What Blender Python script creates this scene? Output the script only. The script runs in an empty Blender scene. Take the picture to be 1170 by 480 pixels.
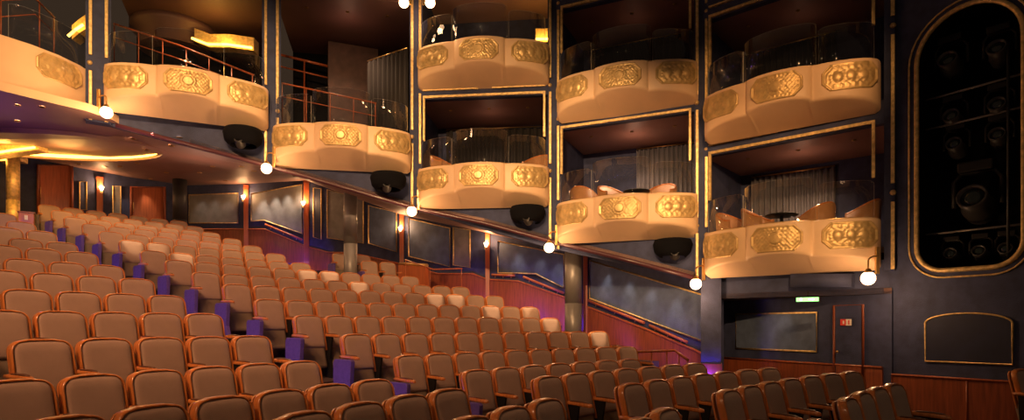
import bpy, bmesh, math, random
from mathutils import Vector, Matrix, noise
random.seed(7)
sc = bpy.context.scene
COL = sc.collection
PI = math.pi
# ------------------------------------------------------------------ camera
F = 691.8; CX = 585.0; HY = 371.5            # focal length in pixels, principal column, horizon row (frame 1170 x 480)
cam = bpy.data.cameras.new('camera'); cam_o = bpy.data.objects.new('camera', cam); COL.objects.link(cam_o)
cam_o.location = (0, 0, 0); cam_o.rotation_euler = (PI/2, 0, 0)
cam.sensor_width = 36; cam.lens = 36*F/1170; cam.shift_y = (HY-240)/1170; cam.clip_end = 200
sc.camera = cam_o
# ------------------------------------------------------------------ light and exposure
sc.view_settings.view_transform = 'Standard'; sc.view_settings.look = 'None'
sc.view_settings.gamma = 1; sc.view_settings.use_curve_mapping = False
sc.view_settings.exposure = 0.0
W = bpy.data.worlds.new('hall_air'); sc.world = W; W.use_nodes = True
W.node_tree.nodes['Background'].inputs[0].default_value = (1.0, .62, .38, 1)
W.node_tree.nodes['Background'].inputs[1].default_value = .035
WARM = (1.0, .56, .24); AMBER = (1.0, .50, .17)
def look(o, d):
    o.rotation_euler = Vector(d).to_track_quat('-Z', 'Y').to_euler()
def spot(name, loc, to, power, col=WARM, ang=40, blend=.6, rad=.08):
    l = bpy.data.lights.new(name, 'SPOT'); l.energy = power; l.color = col; l.spot_size = math.radians(ang); l.spot_blend = blend; l.shadow_soft_size = rad
    o = bpy.data.objects.new(name, l); o.location = loc; look(o, Vector(to)-Vector(loc)); COL.objects.link(o); return o
def point(name, loc, power, col=WARM, rad=.08):
    l = bpy.data.lights.new(name, 'POINT'); l.energy = power; l.color = col; l.shadow_soft_size = rad
    o = bpy.data.objects.new(name, l); o.location = loc; COL.objects.link(o); return o
def area(name, loc, to, power, col, sx, sy):
    l = bpy.data.lights.new(name, 'AREA'); l.energy = power; l.color = col; l.shape = 'RECTANGLE'; l.size = sx; l.size_y = sy
    o = bpy.data.objects.new(name, l); o.location = loc; look(o, Vector(to)-Vector(loc)); COL.objects.link(o); return o
# house lights in the ceiling of the hall
for lx, ly, tx, ty, pw in ((-7, 2.5, -9, 13, 330), (-5.5, 0, -6, 11, 560), (-4, 2.5, -5, 14, 360), (-2.5, -.5, -2.5, 12, 620), (-7.5, 5, -10, 15, 170), (-5.5, 5.5, -8, 16, 170), (-2, 4, -3, 15, 200), (-6, -1.5, -3.5, 6.5, 1750), (-3.5, 1, -4.5, 9, 1150), (-4.5, -1.5, -6, 8.5, 1500)):
    spot('house_light', (lx, ly, 8.6), (tx, ty, 0), pw, (1.0, .49, .235), 58, .9, .07)
# unseen lamps added behind the camera for glints in the glass and fill
for x, y, z in ((-9, -8, 5.2), (-4, -9, 6.3), (1, -9.5, 6.6), (6, -8.5, 5.4), (10, -6, 4.4), (-12, -5, 4.6), (3.5, -9, 8.0), (-1.5, -7, 5.0)):
    point('glint_fill_lamp', (x, y, z), 26, (1, .58, .3), .07)
spot('house_light', (-1.5, -1.5, 7.5), (3.0, 8, -1), 250, (1.0, .58, .32), 60, .9, .07)
spot('house_light', (1.5, 0, 8.0), (8.0, 9.5, 1), 16, (1.0, .58, .32), 70, .9, .07)
spot('box_spotlight', (2.5, 2.0, 6.5), (5.0, 11.6, 4.3), 2000, (1, .52, .2), 24, .7, .05)
spot('box_spotlight', (2.0, 1.0, 4.5), (4.4, 11.9, 1.8), 3100, (1, .56, .23), 27, .7, .05)
spot('box_spotlight', (-1.0, 2.0, 5.0), (1.6, 13.6, 2.6), 4000, (1, .59, .27), 34, .7, .05)
spot('box_spotlight', (-3.0, 2.0, 6.0), (-.7, 14.0, 4.0), 3200, (1, .585, .26), 34, .7, .05)
spot('box_spotlight', (-2.0, 3.0, 6.0), (-4.2, 13.8, 4.4), 3200, (1, .585, .26), 34, .7, .05)
spot('box_spotlight', (-4.0, 3.0, 6.0), (-7.2, 12.8, 5.0), 2700, (1, .585, .25), 36, .7, .05)
spot('box_spotlight', (-4.0, 5.0, 5.5), (-9.5, 11.3, 4.6), 1700, (1, .58, .24), 44, .8, .15)

# ------------------------------------------------------------------ materials
def mat(name, col, rough=.6, metal=0, noise_s=None, var=.15, bump=0, bump_s=40, coat=0, spec=None, stretch=None, sheen=0):
    m = bpy.data.materials.new(name); m.use_nodes = True; nt = m.node_tree; b = nt.nodes['Principled BSDF']
    b.inputs['Roughness'].default_value = rough; b.inputs['Metallic'].default_value = metal
    if coat: b.inputs['Coat Weight'].default_value = coat; b.inputs['Coat Roughness'].default_value = .15
    if spec is not None: b.inputs['Specular IOR Level'].default_value = spec
    if sheen: b.inputs['Sheen Weight'].default_value = sheen
    b.inputs['Base Color'].default_value = (*col, 1)
    if noise_s or bump:
        tc = nt.nodes.new('ShaderNodeTexCoord'); mp = nt.nodes.new('ShaderNodeMapping'); nt.links.new(tc.outputs['Object'], mp.inputs[0])
        if stretch: mp.inputs['Scale'].default_value = stretch
    if noise_s:
        n = nt.nodes.new('ShaderNodeTexNoise'); n.inputs['Scale'].default_value = noise_s; n.inputs['Detail'].default_value = 5
        nt.links.new(mp.outputs[0], n.inputs['Vector'])
        r = nt.nodes.new('ShaderNodeValToRGB'); r.color_ramp.elements[0].position = .3; r.color_ramp.elements[1].position = .7
        r.color_ramp.elements[0].color = (*[c*(1-var) for c in col], 1); r.color_ramp.elements[1].color = (*[min(1, c*(1+var)) for c in col], 1)
        nt.links.new(n.outputs[0], r.inputs[0]); nt.links.new(r.outputs[0], b.inputs['Base Color'])
    if bump:
        n = nt.nodes.new('ShaderNodeTexNoise'); n.inputs['Scale'].default_value = bump_s; n.inputs['Detail'].default_value = 3
        nt.links.new(mp.outputs[0], n.inputs['Vector'])
        bp = nt.nodes.new('ShaderNodeBump'); bp.inputs['Strength'].default_value = bump; bp.inputs['Distance'].default_value = .01
        nt.links.new(n.outputs[0], bp.inputs['Height']); nt.links.new(bp.outputs[0], b.inputs['Normal'])
    return m
def emit(name, col, s):
    m = bpy.data.materials.new(name); m.use_nodes = True; nt = m.node_tree; nt.nodes.clear()
    e = nt.nodes.new('ShaderNodeEmission'); e.inputs[0].default_value = (*col, 1); e.inputs[1].default_value = s
    o = nt.nodes.new('ShaderNodeOutputMaterial'); nt.links.new(e.outputs[0], o.inputs[0]); return m
def glassmat(name, tint=(.96, .97, .98), base=.05, k=.75):
    m = bpy.data.materials.new(name); m.use_nodes = True; nt = m.node_tree; nt.nodes.clear()
    t = nt.nodes.new('ShaderNodeBsdfTransparent'); t.inputs[0].default_value = (*tint, 1)
    g = nt.nodes.new('ShaderNodeBsdfGlossy'); g.inputs['Roughness'].default_value = .03
    fr = nt.nodes.new('ShaderNodeFresnel'); ge = nt.nodes.new('ShaderNodeNewGeometry'); mr = nt.nodes.new('ShaderNodeMapRange')     # same reflectance on the front and the back face of a pane
    mr.inputs['To Min'].default_value = 1.6; mr.inputs['To Max'].default_value = 1/1.6
    nt.links.new(ge.outputs['Backfacing'], mr.inputs['Value']); nt.links.new(mr.outputs[0], fr.inputs[0])
    mx = nt.nodes.new('ShaderNodeMixShader'); o = nt.nodes.new('ShaderNodeOutputMaterial')
    nt.links.new(fr.outputs[0], mx.inputs[0]); nt.links.new(t.outputs[0], mx.inputs[1]); nt.links.new(g.outputs[0], mx.inputs[2]); nt.links.new(mx.outputs[0], o.inputs[0])
    return m
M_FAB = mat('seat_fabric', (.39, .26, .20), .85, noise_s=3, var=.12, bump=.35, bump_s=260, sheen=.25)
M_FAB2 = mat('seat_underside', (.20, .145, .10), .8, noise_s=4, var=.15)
M_WOOD = mat('seat_wood', (.60, .20, .05), .3, noise_s=6, var=.3, stretch=(4, 4, .6), coat=.5)
M_PAD = mat('arm_pad', (.13, .055, .03), .4, coat=.3)
M_DARK = mat('dark_metal', (.012, .011, .011), .5, spec=.3)
M_ENDLIT = mat('end_carpet_blue_lit', (.11, .065, .30), .75, noise_s=20, var=.15)  # blue-violet of the aisle light put into the carpet colour
M_GREYEND = mat('grey_end_carpet', (.13, .10, .085), .8, noise_s=20, var=.15)
M_CREAM = mat('cream_plaster', (.84, .57, .35), .48, noise_s=2.2, var=.05, bump=.05, bump_s=30)
M_GOLD = mat('gold_leaf', (.68, .46, .20), .40, metal=.4, noise_s=9, var=.2, bump=.25, bump_s=60)
M_GOLDT = mat('gold_strip', (.74, .52, .22), .42, metal=.4, noise_s=14, var=.3, bump=.6, bump_s=45)
M_BRASS = mat('brass', (.75, .48, .18), .3, metal=.9)
M_NAVY = mat('navy_wallcloth', (.034, .042, .105), .75, noise_s=5, var=.3, bump=.5, bump_s=60)
M_NAVYP = mat('slate_blue_panel', (.085, .115, .20), .7, noise_s=4, var=.25, bump=.4, bump_s=50)
M_NAVYD = mat('deep_blue_panel', (.012, .016, .05), .6, noise_s=4, var=.2)
M_BLACKW = mat('dull_black', (.006, .006, .008), .9, spec=.08)  # near-black of the niche, open-box back walls, drum column and light housings
M_RED = mat('wainscot_wood', (.26, .062, .022), .42, noise_s=4, var=.3, stretch=(6, 6, .5), coat=.25)
M_REDP = mat('wood_pilaster', (.36, .085, .025), .4, noise_s=4, var=.25, stretch=(6, 6, .5), coat=.3)
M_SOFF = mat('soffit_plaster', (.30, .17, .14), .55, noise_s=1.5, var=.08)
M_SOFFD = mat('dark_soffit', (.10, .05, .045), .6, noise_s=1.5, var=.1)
M_RIM = mat('plum_rim', (.07, .02, .03), .4, coat=.3)
M_CARP = mat('floor_carpet', (.055, .032, .03), .95, noise_s=8, var=.4)
M_STEEL = mat('brushed_column', (.22, .20, .19), .42, metal=.35, noise_s=2, var=.12)
M_COLD = mat('dark_column', (.035, .032, .035), .5)
M_CURT = mat('grey_blue_curtain', (.15, .145, .175), .85, noise_s=3, var=.2)
M_CURTB = mat('black_curtain', (.022, .018, .018), .85)
M_TAN = mat('tan_leather', (.50, .24, .10), .5, noise_s=4, var=.1)
M_WHITE = mat('white_enamel', (.75, .72, .66), .5)
M_SIGNR = mat('sign_red', (.65, .03, .02), .5)
M_GLASS = glassmat('clear_glass')
M_EDGE = mat('glass_edge_highlight', (.80, .80, .74), .15, spec=1.0)  # pale colour stands in for the highlight along the glass edges
M_GLOBE = emit('lit_globe_glass', (1.0, .60, .32), 9)
M_GLOW = emit('lit_bulb', (1.0, .62, .30), 30)
M_DL = emit('downlight_lamp', (1.0, .60, .30), 45)
M_COVE = emit('cove_tube', (1.0, .50, .07), 9)
M_EXIT = emit('exit_green', (.35, 1.0, .25), 2.6)
M_BLUELED = emit('blue_step_lamp', (.25, .25, 1.0), 8)
M_LENS = mat('lens_glass', (.02, .035, .035), .06, spec=1.0)
M_GREYP = mat('pale_grey_panel', (.19, .18, .175), .7, noise_s=4, var=.2, bump=.4, bump_s=50)
M_GREYM = mat('grey_fixture', (.035, .033, .034), .45)

# ------------------------------------------------------------------ mesh helpers
class MB:
    def __init__(s): s.v = []; s.f = []; s.mi = []; s.cur = 0; s.sm = []
    def add(s, vs, fs, M=None, smooth=False):
        b = len(s.v); s.v += [tuple(M @ Vector(v)) if M is not None else tuple(v) for v in vs]
        for f in fs: s.f.append(tuple(b+i for i in f)); s.mi.append(s.cur); s.sm.append(smooth)
        return s
    def box(s, x0, x1, y0, y1, z0, z1, M=None):
        return s.add([(x, y, z) for x in (x0, x1) for y in (y0, y1) for z in (z0, z1)],
              [(0, 1, 3, 2), (4, 6, 7, 5), (0, 4, 5, 1), (2, 3, 7, 6), (0, 2, 6, 4), (1, 5, 7, 3)], M)
    def loft(s, rings, M=None, closed=True, caps=True, smooth=True):
        n = len(rings[0]); vs = [p for r in rings for p in r]; fs = []
        for i in range(len(rings)-1):
            for j in range(n if closed else n-1):
                k = (j+1) % n; fs.append((i*n+j, i*n+k, (i+1)*n+k, (i+1)*n+j))
        s.add(vs, fs, M, smooth)
        if caps and closed:
            s.add(rings[0], [tuple(range(n))[::-1]], M); s.add(rings[-1], [tuple(range(n))], M)
        return s
    def tube(s, pts, r, n=8, M=None, closed=False, prof=None):
        pts = [Vector(p) for p in pts]; rings = []; N = len(pts); up = None
        for i, p in enumerate(pts):
            if closed: d = pts[(i+1) % N]-pts[i-1]
            else: d = (pts[min(i+1, N-1)]-pts[max(i-1, 0)])
            d.normalize()
            if up is None: up = Vector((0, 0, 1)) if abs(d.z) < .9 else Vector((0, 1, 0))
            a = d.cross(up); 
            if a.length < 1e-4: a = d.cross(Vector((1, 0, 0)))
            a.normalize(); b = a.cross(d); b.normalize(); up = b
            rr = r[i] if isinstance(r, (list, tuple)) else r
            if prof: rings.append([p+a*u+b*v for u, v in prof])
            else: rings.append([p+a*(rr*math.cos(2*PI*k/n))+b*(rr*math.sin(2*PI*k/n)) for k in range(n)])
        if closed: rings.append(rings[0]); s.loft(rings, M, caps=False)
        else: s.loft(rings, M)
        return s
    def lathe(s, prof, n=20, M=None):
        return s.loft([[(r*math.cos(2*PI*k/n), r*math.sin(2*PI*k/n), z) for k in range(n)] for r, z in prof], M)
    def sphere(s, c, r, n=14, M=None, sz=1):
        pr = [(max(1e-4, r*math.sin(PI*i/(n//2))), -r*sz*math.cos(PI*i/(n//2))) for i in range(n//2+1)]
        T = Matrix.Translation(c); return s.lathe(pr, n, (M @ T) if M is not None else T)
    def build(s, name, mats, parent=None, loc=None, rz=0):
        me = bpy.data.meshes.new(name); me.from_pydata(s.v, [], s.f)
        mats = mats if isinstance(mats, (list, tuple)) else [mats]
        for m in mats: me.materials.append(m)
        me.polygons.foreach_set('material_index', s.mi); me.polygons.foreach_set('use_smooth', s.sm)
        bm = bmesh.new(); bm.from_mesh(me); bmesh.ops.remove_doubles(bm, verts=bm.verts, dist=1e-5); bmesh.ops.recalc_face_normals(bm, faces=bm.faces); bm.to_mesh(me); bm.free()
        me.update()
        o = bpy.data.objects.new(name, me); COL.objects.link(o)
        if parent is not None: o.parent = parent
        if loc is not None: o.location = loc
        o.rotation_euler.z = rz
        return o
def tag(o, label=None, cat=None, group=None, kind=None):
    if label: o['label'] = label
    if cat: o['category'] = cat
    if group: o['group'] = group
    if kind: o['kind'] = kind
    return o
def struct(o): o['kind'] = 'structure'; return o
def empty(name, loc=(0, 0, 0), rz=0):
    o = bpy.data.objects.new(name, None); o.empty_display_size = .1; COL.objects.link(o); o.location = loc; o.rotation_euler.z = rz; return o
def copy_tree(o, parent=None):
    c = o.copy(); COL.objects.link(c)
    c.parent = parent
    for ch in o.children: copy_tree(ch, c)
    return c
def bevel(o, w=.01, seg=2):
    m = o.modifiers.new('bevel', 'BEVEL'); m.width = w; m.segments = seg; m.limit_method = 'ANGLE'; return o
def at(px, py, Y): return Vector(((px-CX)/F*Y, Y, (HY-py)/F*Y))
def zat(py, Y): return (HY-py)/F*Y
def ray_seg(px, p, q):
    k = (px-CX)/F; dx, dy = q[0]-p[0], q[1]-p[1]; t = (k*p[1]-p[0])/(dx-k*dy); return Vector((p[0]+dx*t, p[1]+dy*t))
ORD = ['zeroth', 'first', 'second', 'third', 'fourth', 'fifth', 'sixth', 'seventh', 'eighth', 'ninth', 'tenth', 'eleventh', 'twelfth', 'thirteenth', 'fourteenth', 'fifteenth', 'sixteenth', 'seventeenth', 'eighteenth', 'nineteenth']

# ------------------------------------------------------------------ plan of the hall
SC = (11.84, -2.31)                    # centre of the curved rows
ROWS = [  # radius, height of the seat-back top, angle of right end of left block, angle of left end of middle block, seats in middle block, seats in left block
 (11.70, -.625, -1.012, -.885, 4, 3), (12.70, -.625, -1.011, -.886, 7, 3), (13.70, -.621, -1.010, -.888, 7, 4), (14.72, -.596, -1.009, -.893, 7, 6), (15.73, -.562, -1.005, -.899, 7, 7),
 (17.18, -.433, -.989, -.887, 10, 7), (18.04, -.143, -.993, -.902, 11, 7), (19.17, .145, -.991, -.905, 11, 6), (20.17, .419, -.990, -.909, 12, 6),
 (21.22, .712, -.986, -.909, 12, 5), (22.27, .976, -.985, -.911, 12, 5), (23.40, 1.277, -.982, -.911, 11, 5), (24.63, 1.559, -.976, -.910, 7, 4),
 (25.77, 1.876, -.974, -.910, 7, 4), (26.88, 2.171, -.974, -.911, 7, 3), (27.97, 2.464, -.974, -.911, 7, 3), (29.08, 2.741, -.974, -.913, 7, 3), (30.17, 3.034, -.974, -.912, 7, 3), (31.25, 3.32, -.974, -.912, 7, 2)]
CH = .98
PITCH = .56
def polar(R, th): return (SC[0]+R*math.sin(th), SC[1]+R*math.cos(th))
# facade: pilaster points and boxes (centre of chord, yaw, top height)
BOXES = {'I': (5.24, 11.571, -.675, 1.865), 'H': (5.24, 11.571, -.675, 4.629), 'G': (2.517, 13.425, -.368, 2.768), 'F': (2.517, 13.425, -.368, 5.554),
         'E': (-.678, 14.283, -.11, 3.661), 'D': (-.678, 14.283, -.11, 6.489), 'C': (-3.927, 14.118, .181, 4.507), 'B': (-6.922, 13.036, .428, 5.286)}
P5 = (6.62, 10.62); P4 = (4.03, 12.86); P3 = (.99, 14.22); P2 = (-2.31, 14.58); P1 = (-5.52, 13.90); P0 = (-8.62, 12.62); PA = (-9.6, 9.6)
# lower side wall polyline (px column, distance)
def circY(px, R):
    k = (px-CX)/F; a = 1+k*k; b = -2*(k*SC[0]+SC[1]); c = SC[0]**2+SC[1]**2-R*R
    return (-b+math.sqrt(b*b-4*a*c))/(2*a)
WPX = [(822, 12.78), (668, 16.2), (557, 17.7), (459, 19.2), (350, 20.3), (281, 20.8), (213, 21.05)] + [(px, circY(px, 33)) for px in (150, 85, 20, -60, -160)]
WP = [((px-CX)/F*Y, Y) for px, Y in WPX]

# ------------------------------------------------------------------ floor: curved terraces
def build_floor():
    m = MB()
    def sector(r0, r1, a0, a1, z, n):
        th = [a0+(a1-a0)*i/n for i in range(n+1)]
        rings = [[(SC[0]+r*math.sin(t), SC[1]+r*math.cos(t), zz) for t in th] for r, zz in ((r0, -2.2), (r0, z), (r1, z), (r1, -2.2))]
        m.loft(rings, closed=False, smooth=False)
        for t in (a0, a1):
            m.add([(SC[0]+r*math.sin(t), SC[1]+r*math.cos(t), zz) for r, zz in ((r0, -2.2), (r0, z), (r1, z), (r1, -2.2))], [(0, 1, 2, 3)])
    sector(2.0, ROWS[0][0]-.74, -1.75, .5, -1.605, 40)
    zp = -1.605
    for k, (R, zt, t1, t2, *_r) in enumerate(ROWS):
        r0 = R-.74; r1 = ROWS[k+1][0]-.74 if k+1 < len(ROWS) else 36.5; z = max(zp, zt-CH)
        a1 = t1+.30/R; a2 = t2-.33/R
        sector(r0, r1, -1.75, a1, z, 24); sector(r0, r1, a2, .5, z, 36)
        if k+1 < len(ROWS): rm = (r0+r1)/2; sector(r0, rm, a1, a2, zp, 2); sector(rm, r1, a1, a2, (zp+z)/2, 2)
        else: sector(r0, r1, a1, a2, z, 2)
        zp = z
    return struct(m.build('floor', M_CARP))
build_floor()
def floor_z(x, y):
    r = math.hypot(x-SC[0], y-SC[1]); z = -1.605
    for (R, zt, *_r) in ROWS:
        if r > R-.74: z = max(z, zt-CH)
    return z

# ------------------------------------------------------------------ lower side wall (navy above, wood wainscot below)
WTOP = [1.02, 1.93, 2.73, 3.55, 4.85, 4.85, 4.85, 4.9, 4.95, 5.0, 5.0, 5.0]
def wall_strip(pts, zb, zt, th=.15):
    """upright strip along plan points; thickness goes away from the room"""
    m = MB(); rings = []
    for i, p in enumerate(pts):
        d = Vector(pts[min(i+1, len(pts)-1)])-Vector(pts[max(i-1, 0)]); nrm = Vector((-d.y, d.x)).normalized()
        if nrm.dot(Vector(p)) < 0: nrm = -nrm
        q = Vector(p)+nrm*th
        rings.append([(p[0], p[1], zb[i]), (p[0], p[1], zt[i]), (q.x, q.y, zt[i]), (q.x, q.y, zb[i])])
    m.loft(rings, smooth=False); return m
def off(p, d=.03):
    v = Vector(p); return tuple(v-v.normalized()*d)
struct(wall_strip(WP[:6], [-1.9]*6, WTOP[:6]).build('wall_right', M_NAVY))
struct(wall_strip(WP[5:], [-1.9]*7, WTOP[5:]).build('wall_back', M_NAVY))
# wainscot line in picture columns
WLINE = [(822, 413), (812, 410), (796, 401), (740, 377), (668, 349.5), (645, 340), (592, 321.5), (557, 319.5), (540, 313), (500, 313), (459, 302), (400, 289), (375, 288.5), (350, 282), (302, 262), (283, 262), (213, 262), (150, 262), (85, 262)]
def wall_pt(px, offd=0):
    for i in range(len(WPX)-1):
        if WPX[i][0] >= px >= WPX[i+1][0]:
            p = ray_seg(px, WP[i], WP[i+1]); return tuple(off(p, offd)) if offd else tuple(p)
    return tuple(ray_seg(px, WP[-2], WP[-1]))
wp = [wall_pt(a, .04) for a, b in WLINE]; wz = [zat(b, p[1]) for (a, b), p in zip(WLINE, wp)]
struct(wall_strip(wp, [-1.8]*len(wp), wz, .05).build('trim_1', M_RED))
cap = MB(); cap.tube([(off(p, .015)[0], off(p, .015)[1], z) for p, z in zip(wp, wz)], .03, 6); struct(cap.build('trim_2', M_REDP))

def wall_panel(poly, label, fieldmat=M_NAVYP, framemat=M_GOLDT, fr=.022, catn='wall panel'):
    pts = []
    for px, py in poly:
        p = wall_pt(px, .012); pts.append(Vector((p[0], p[1], zat(py, p[1]))))
    c = sum(pts, Vector())/len(pts); root = empty('wall_panel', c)
    toc = -Vector((c.x, c.y, 0)).normalized()
    m = MB(); ps = [p-c for p in pts]; n = len(ps)
    m.add([p for p in ps]+[p+toc*.02 for p in ps], [tuple(range(n, 2*n)), tuple(range(n))[::-1]]+[(i, (i+1) % n, n+(i+1) % n, n+i) for i in range(n)])
    m.build('panel_field', fieldmat, root)
    m = MB(); m.tube([p+toc*.035 for p in ps], fr, 6, closed=True); m.build('panel_frame', framemat, root)
    tag(root, label, catn, 'framed panels on the lower wall'); return root
wall_panel([(674, 298), (809, 339), (807, 392), (674, 341)], 'long slanting slate blue panel in gold frame beside the right-hand grey column')
wall_panel([(569, 276), (644, 291), (644, 329), (612, 313), (569, 312)], 'slate blue panel with gold frame just left of the right-hand grey column')
wall_panel([(518, 260), (537, 263), (537, 306), (518, 303)], 'narrow upright grey panel in gold frame left of the fourth wall sconce', M_GREYP)
wall_panel([(467, 250), (514, 261), (514, 305), (467, 293)], 'slate panel with slanting base, right of the sconce over the wooden partition')
wall_panel([(421, 235), (453, 243), (453, 288), (421, 278)], 'slate panel with slanting base right of the tall middle column')
wall_panel([(374, 217), (415, 228), (415, 278), (374, 272)], 'grey panel in gold frame partly behind the tall middle column', M_GREYP)
wall_panel([(358, 215), (367, 216), (367, 274), (358, 271)], 'very narrow deep blue panel right of a wooden wall post', M_NAVYD)
wall_panel([(287, 222), (345, 211), (345, 267), (302, 252), (287, 253)], 'large pale grey panel with angled base under four scallops of light', M_GREYP)
wall_panel([(216, 223), (272, 221), (272, 255), (216, 255)], 'wide grey panel on the rear wall right of the dark column', M_GREYP)
wall_panel([(129, 213), (138, 213), (138, 248), (129, 247)], 'small upright pale framed panel right of the leftmost sconce', M_GREYP)
wall_panel([(91, 208), (99, 208), (99, 240), (91, 240)], 'small upright dark framed panel left of the leftmost sconce', M_NAVY)
# wooden doors on the rear wall and posts
def flat_on_wall(px0, px1, y0, y1, name, m_, d=.05, th=.05):
    p = wall_pt(px0, d); q = wall_pt(px1, d)
    zt = [zat(y0, p[1]), zat(y0, q[1])]; zb = [zat(y1, p[1]), zat(y1, q[1])]
    return wall_strip([q, p], zb[::-1], zt[::-1], th).build(name, m_)
def wood_door(px0, px1, y0, y1, n):
    o = struct(flat_on_wall(px0, px1, y0, y1, 'door_%d' % n, M_REDP, .07, .05))
    p = wall_pt(px0, .12); q = wall_pt(px1, .12); mm = MB(); Mx = o.matrix_world.inverted()
    pts = [(p[0], p[1], zat(y1, p[1])), (p[0], p[1], zat(y0, p[1])), (q[0], q[1], zat(y0, q[1])), (q[0], q[1], zat(y1, q[1]))]
    mm.tube(pts, .05, 6); mm.build('door_frame', M_RED, o)
    h = MB(); c = Vector(q)*.08+Vector(p)*.92; h.tube([(c.x, c.y-.03, zat(y1, c.y)+.95), (c.x, c.y-.03, zat(y1, c.y)+1.25)], .015, 6); h.build('door_handle', M_BRASS, o)
wood_door(150, 188, 214, 275, 2); wood_door(44, 82, 189, 262, 3)

def column(px, Y, d, zt, m_, label):
    x = (px-CX)/F*Y; zb = floor_z(x, Y)
    r = d/2; root = empty('round_column', (x, Y, zb)); h = zt-zb
    mb = MB(); mb.lathe([(r, 0), (r, h*.45), (r*.985, h*.45), (r*.985, h*.455), (r, h*.455), (r, h)], 28); mb.build('shaft', m_, root)
    mb = MB(); mb.lathe([(r*1.1, 0), (r*1.1, .15), (r*1.02, .18)], 28); mb.build('base_ring', M_DARK, root)
    tag(root, label, 'column')
column(655, 15.0, .42, 1.85, M_STEEL, 'round grey column standing under the fourth lower box, right side')
column(400.5, 17.0, .37, 3.95, M_STEEL, 'tall round grey column in the middle of the side seating')
column(205.5, 19.8, .42, 4.75, M_COLD, 'dark round column at the rear wall behind the last rows')
column(15, 16.3, .30, 4.6, M_GOLDT, 'golden round column lit yellow at the far left rear')

# wooden wall posts with sconces
def wood_post(px, y0, y1, w, label):
    p = wall_pt(px, .0); q0 = wall_pt(px+w/2); 
    root = empty('wall_post', (p[0], p[1], zat(y1, p[1]))); h = zat(y0, p[1])-zat(y1, p[1])
    d = Vector((p[0], p[1])).normalized(); ang = math.atan2(-d.x, d.y); hw = w/F*p[1]/2
    mb = MB(); mb.box(-hw, hw, -.12, .02, 0, h); o = mb.build('post_board', M_REDP, root); bevel(o, .008)
    mb = MB(); mb.box(-hw*1.15, hw*1.15, -.14, .02, h-.12, h); mb.build('post_cap', M_RED, root)
    root.rotation_euler.z = ang; tag(root, label, 'wall post', 'wooden posts on the lower wall'); return root, ang
def sconce(px, py, label, power=30):
    p = wall_pt(px, .13); z = zat(py, p[1]); d = Vector((p[0], p[1])).normalized(); ang = math.atan2(-d.x, d.y)
    root = empty('wall_sconce', (p[0], p[1], z), ang)
    mb = MB(); mb.box(-.04, .04, -.01, .01, -.10, .08); mb.build('back_plate', M_BRASS, root)
    mb = MB(); mb.tube([(0, -.01, -.03), (0, -.06, -.05), (0, -.11, -.03)], .012, 6); mb.build('arm', M_BRASS, root)
    mb = MB(); mb.lathe([(.02, -.05), (.045, -.01), (.075, .07), (.07, .075), (.035, .0)], 14, Matrix.Translation((0, -.13, 0))); mb.build('glass_shade', M_GLOBE, root)
    mb = MB(); mb.sphere((0, -.13, .03), .03, 10); mb.build('bulb', M_GLOW, root)
    tag(root, label, 'wall lamp', 'small sconces on the lower wall')
    v = Vector((p[0], p[1], z))-Vector((d.x, d.y, 0))*.2
    point('sconce_light', (v.x, v.y, z+.14), power, (1, .52, .22), .05)
for px, y0, y1, w, l in ((557, 258, 345, 5, 'reddish wooden wall post right of the narrow grey panel'), (459, 240, 330, 5, 'reddish wooden wall post above the small wooden partition'), (350, 206, 320, 6, 'reddish wooden wall post beside the large pale panel'),
                      (281, 212, 300, 5, 'reddish wooden wall post at the corner of the rear wall'), (669, 288, 395, 5, 'reddish wooden wall post directly right of the grey column'), (114, 203, 262, 6, 'reddish wooden wall post between two wooden doors at the rear')):
    wood_post(px, y0, y1, w, l)
for px, py, l in ((555.5, 281, 'small bright sconce nearest the right-hand grey column'), (457.5, 263, 'small bright sconce above the small wooden partition'), (346.5, 234, 'small bright sconce right of the large pale panel'),
                  (278, 227, 'small bright sconce at the corner of the rear wall'), (116, 217, 'leftmost small sconce, glowing between the rear doors')):
    sconce(px, py, l)

# handrails on the wall
def handrail(pts, label, name='handrail', posts=True, d=.14, m_=M_REDP):
    P = []
    for px, py in pts:
        p = wall_pt(px, d); P.append(Vector((p[0], p[1], zat(py, p[1]))))
    root = empty(name, P[0]); mb = MB(); mb.tube([p-P[0] for p in P], .035, 8); mb.build('rail', m_, root)
    for i in range(len(P)-1):
        for t in (.15, .5, .85):
            q = P[i].lerp(P[i+1], t)-P[0]; w = Vector((P[i].x, P[i].y, 0)).normalized()*(d-.04)
            mb = MB(); mb.tube([q, q-Vector((0, 0, .06)), q+w-Vector((0, 0, .06))], .01, 6); mb.build('bracket', M_BRASS, root)
    tag(root, label, 'handrail', 'handrails on the lower wall')
handrail([(672, 343.5), (736, 369)], 'upper stretch of red-brown handrail on the purple-lit wall right of the column')
handrail([(742, 372), (785, 391)], 'lower short red-brown handrail ending near the dark recess')
handrail([(598, 316.5), (644, 335)], 'red-brown handrail on the wall left of the right-hand column')
handrail([(562, 314), (588, 315)], 'short level handrail just right of a wooden post')
handrail([(303, 256.5), (345, 274)], 'thin handrail sloping below the large pale panel')

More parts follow.
